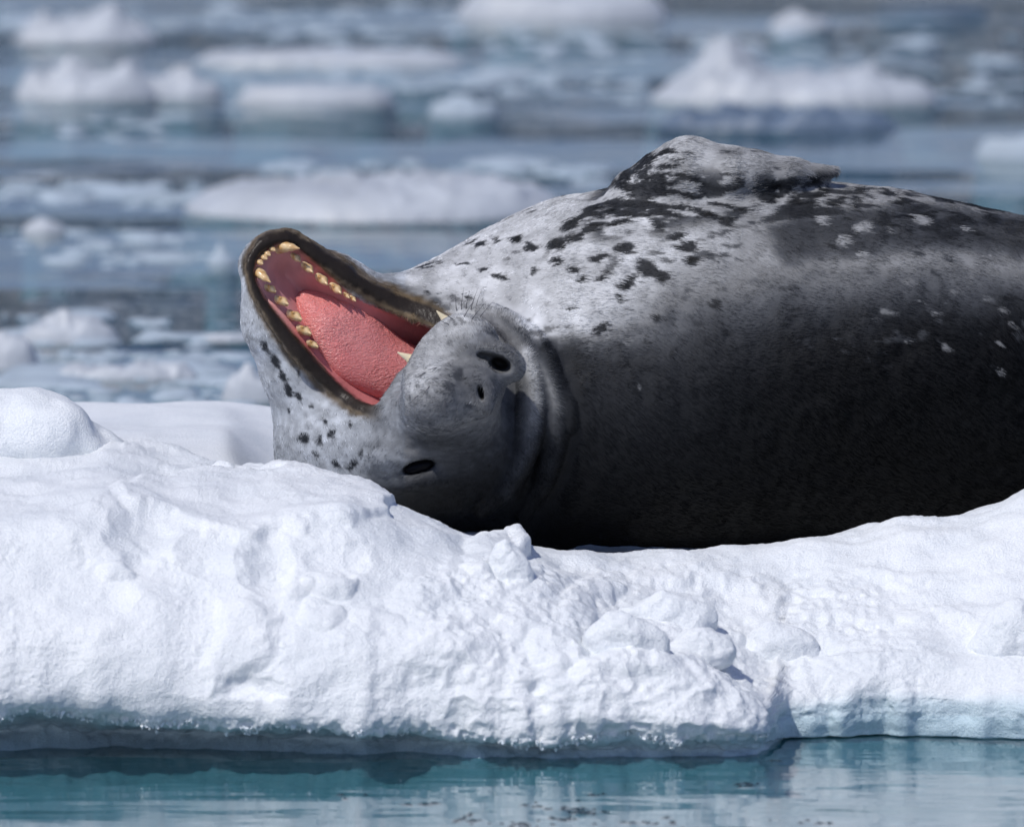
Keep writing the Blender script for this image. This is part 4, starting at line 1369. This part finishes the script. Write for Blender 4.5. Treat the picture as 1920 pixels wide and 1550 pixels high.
# teeth
def tooth_mesh(kind):
    if kind == 'molar':
        def f(P):
            d = smin(rcone(P, (0, 0, -10), 8.5, (0, 0, 6), 8.0), rcone(P, (0, 0, 6), 8.0, (3.0, 2, 21), 2.0), 4)
            for sgn in (-1, 1):
                d = smin(d, rcone(P, (sgn * 6, 0, -8), 6, (sgn * 11, 1, 9), 1.8), 3.5)
            return d
        lo, hi, h = (-22, -16, -20), (22, 16, 28), 1.5
    elif kind == 'canine':
        def f(P):
            d = smin(rcone(P, (0, 0, -14), 11, (0, 0, 8), 10.5), rcone(P, (0, 0, 8), 10.5, (4, 3, 24), 7), 4)
            return smin(d, rcone(P, (4, 3, 24), 7, (12, 7, 38), 1.6), 4)
        lo, hi, h = (-20, -20, -28), (26, 24, 44), 1.8
    elif kind == 'incisor':
        def f(P):
            return smin(rcone(P, (0, 0, -8), 5.5, (0, 0, 5), 5.5), rcone(P, (0, 0, 5), 5.5, (2, 2, 12), 2), 3)
        lo, hi, h = (-12, -12, -16), (12, 12, 18), 1.3
    else:
        def f(P):
            return smin(rcone(P, (0, 0, -20), 10.5, (0, 0, 4), 9), rcone(P, (0, 0, 4), 9, (1, 3, 34), 1.6), 4)
        lo, hi, h = (-16, -16, -34), (18, 20, 40), 1.8
    V, F = surface_nets(f, lo, hi, h, 4)
    V = relax(V, F, 1, 0.4)
    n = vert_normals(V, F)
    if n[np.argmax(V[:, 2]), 2] < 0: F = F[:, ::-1]
    return V, F


TOOTH = {k: tooth_mesh(k) for k in ('molar', 'canine', 'incisor', 'fang')}
TOOTH_DATA = {}


def place_tooth(kind, px, py, dz, axis, along, scale=1.0):
    """axis: where the tooth points, along: the direction of the jaw, both in seal space."""
    z3 = np.array(axis, float); z3 /= np.linalg.norm(z3)
    x3 = np.array(along, float); x3 -= z3 * (x3 @ z3); x3 /= np.linalg.norm(x3)
    y3 = np.cross(z3, x3)
    z = zp(px, py) + dz if kind != 'fang' else dz
    c = S(px, py, z)
    if kind not in TOOTH_DATA:
        V, F = TOOTH[kind]
        o = mesh_object('tooth', V / PXM, F, M_FANG if kind == 'fang' else M_TOOTH, root_seal)
        TOOTH_DATA[kind] = o.data
    else:
        o = bpy.data.objects.new('tooth', TOOTH_DATA[kind]); COL.objects.link(o); o.parent = root_seal
    R = world_dirs(np.stack([x3, y3, z3]) * 1.0)
    M = np.eye(4); sc2 = scale * (1.08 if kind == 'molar' else 1.0)
    M[:3, 0], M[:3, 1], M[:3, 2] = R[0] * sc2 * 1.08, R[1] * sc2 * 0.9, R[2] * sc2
    M[:3, 3] = seal_to_world(c[None])[0]
    o.matrix_world = Matrix(M.tolist())
    return o


JAW = (0.72, 0.66, -0.2)
for px, py, sc in ((507, 541, .75), (528, 564, .9), (552, 592, .98), (570, 619, .95), (586, 645, .75)):
    place_tooth('molar', px, py, 0, (0.58, 0.15, 0.80), JAW, sc)
for px, py, sc in ((555, 483, .75), (577, 502, .9), (604, 524, .95), (630, 541, .92), (650, 554, .5), (662, 560, .5)):
    place_tooth('molar', px, py, -1, (0.40, 0.25, 0.88), JAW, sc)
place_tooth('canine', 487, 512, -4, (0.35, 0.30, 0.88), (1, 0.3, 0), 0.9)
place_tooth('canine', 530, 464, -4, (0.48, -0.12, 0.80), (1, 0, 0), 1.05)
for px, py in ((509, 466), (500, 475), (494, 482), (486, 491)):
    place_tooth('incisor', px, py, -2, (0.4, 0.2, 0.9), (1, 0, 0), 0.95)
place_tooth('fang', 776, 676, 305, (-0.90, -0.42, 0.15), (0.4, -0.9, 0), 1.0)
place_tooth('fang', 838, 602, 262, (-0.75, -0.70, 0.15), (0.6, -0.6, 0), 0.8)

# eye
EV = np.array([(math.cos(a) * math.cos(b), math.sin(a) * math.cos(b), math.sin(b)) for b in np.linspace(-1.57, 1.57, 17) for a in np.linspace(0, 6.2832, 29)[:-1]])
EF = [(r * 28 + k, r * 28 + (k + 1) % 28, (r + 1) * 28 + (k + 1) % 28, (r + 1) * 28 + k) for r in range(16) for k in range(28)]
mesh_object('eye', seal_to_world(EYE + np.array([0, 0, -20]) + (EV * [37, 17, 16]) @ ER), np.array(EF), M_EYE, root_seal)


# whiskers
def whisker(p0, d0, length, bend):
    p0 = np.array(p0, float); d0 = np.array(d0, float); d0 /= np.linalg.norm(d0)
    ts = np.linspace(0, 1, 7)
    c = np.array([p0 + d0 * length * t + np.array(bend) * length * t * t for t in ts])
    V = []; Fq = []
    for i, q in enumerate(c):
        r = 0.9 * (1 - 0.85 * ts[i])
        for k in range(5):
            a = k * 2 * math.pi / 5
            V.append(q + np.array([math.cos(a), math.sin(a), 0.3 * math.sin(a)]) * r)
    for i in range(6):
        for k in range(5):
            Fq.append((i * 5 + k, i * 5 + (k + 1) % 5, i * 5 + 5 + (k + 1) % 5, i * 5 + 5 + k))
    mesh_object('whisker', seal_to_world(np.array(V)), np.array(Fq), M_WHISKER, root_seal)


for px, py, dx, dy, ln_ in ((858, 588, -.25, -1, 34), (866, 586, -.05, -1, 44), (874, 585, .05, -1, 38), (882, 587, .2, -1, 46), (890, 590, .15, -1, 40),
                            (852, 602, -.8, -.5, 36), (846, 612, -.9, -.3, 30), (870, 600, .4, -.8, 40), (884, 604, .5, -.7, 44), (900, 598, .6, -.8, 36)):
    zz = front_z(np.array([px * 1.0]), np.array([py * 1.0]))[0]
    whisker((px, py, zz - 4), (dx, dy, 0.35), ln_, (0.15, -0.1, 0))
for px, py, dx, dy, ln_ in ((800, 700, -.6, .3, 30), (812, 720, -.5, .6, 34), (790, 740, -.7, .5, 28), (825, 690, -.8, .1, 26), (840, 745, -.3, .9, 30)):
    zz = front_z(np.array([px * 1.0]), np.array([py * 1.0]))[0]
    whisker((px, py, zz - 3), (dx, dy, 0.5), ln_, (0, 0.15, -0.2))
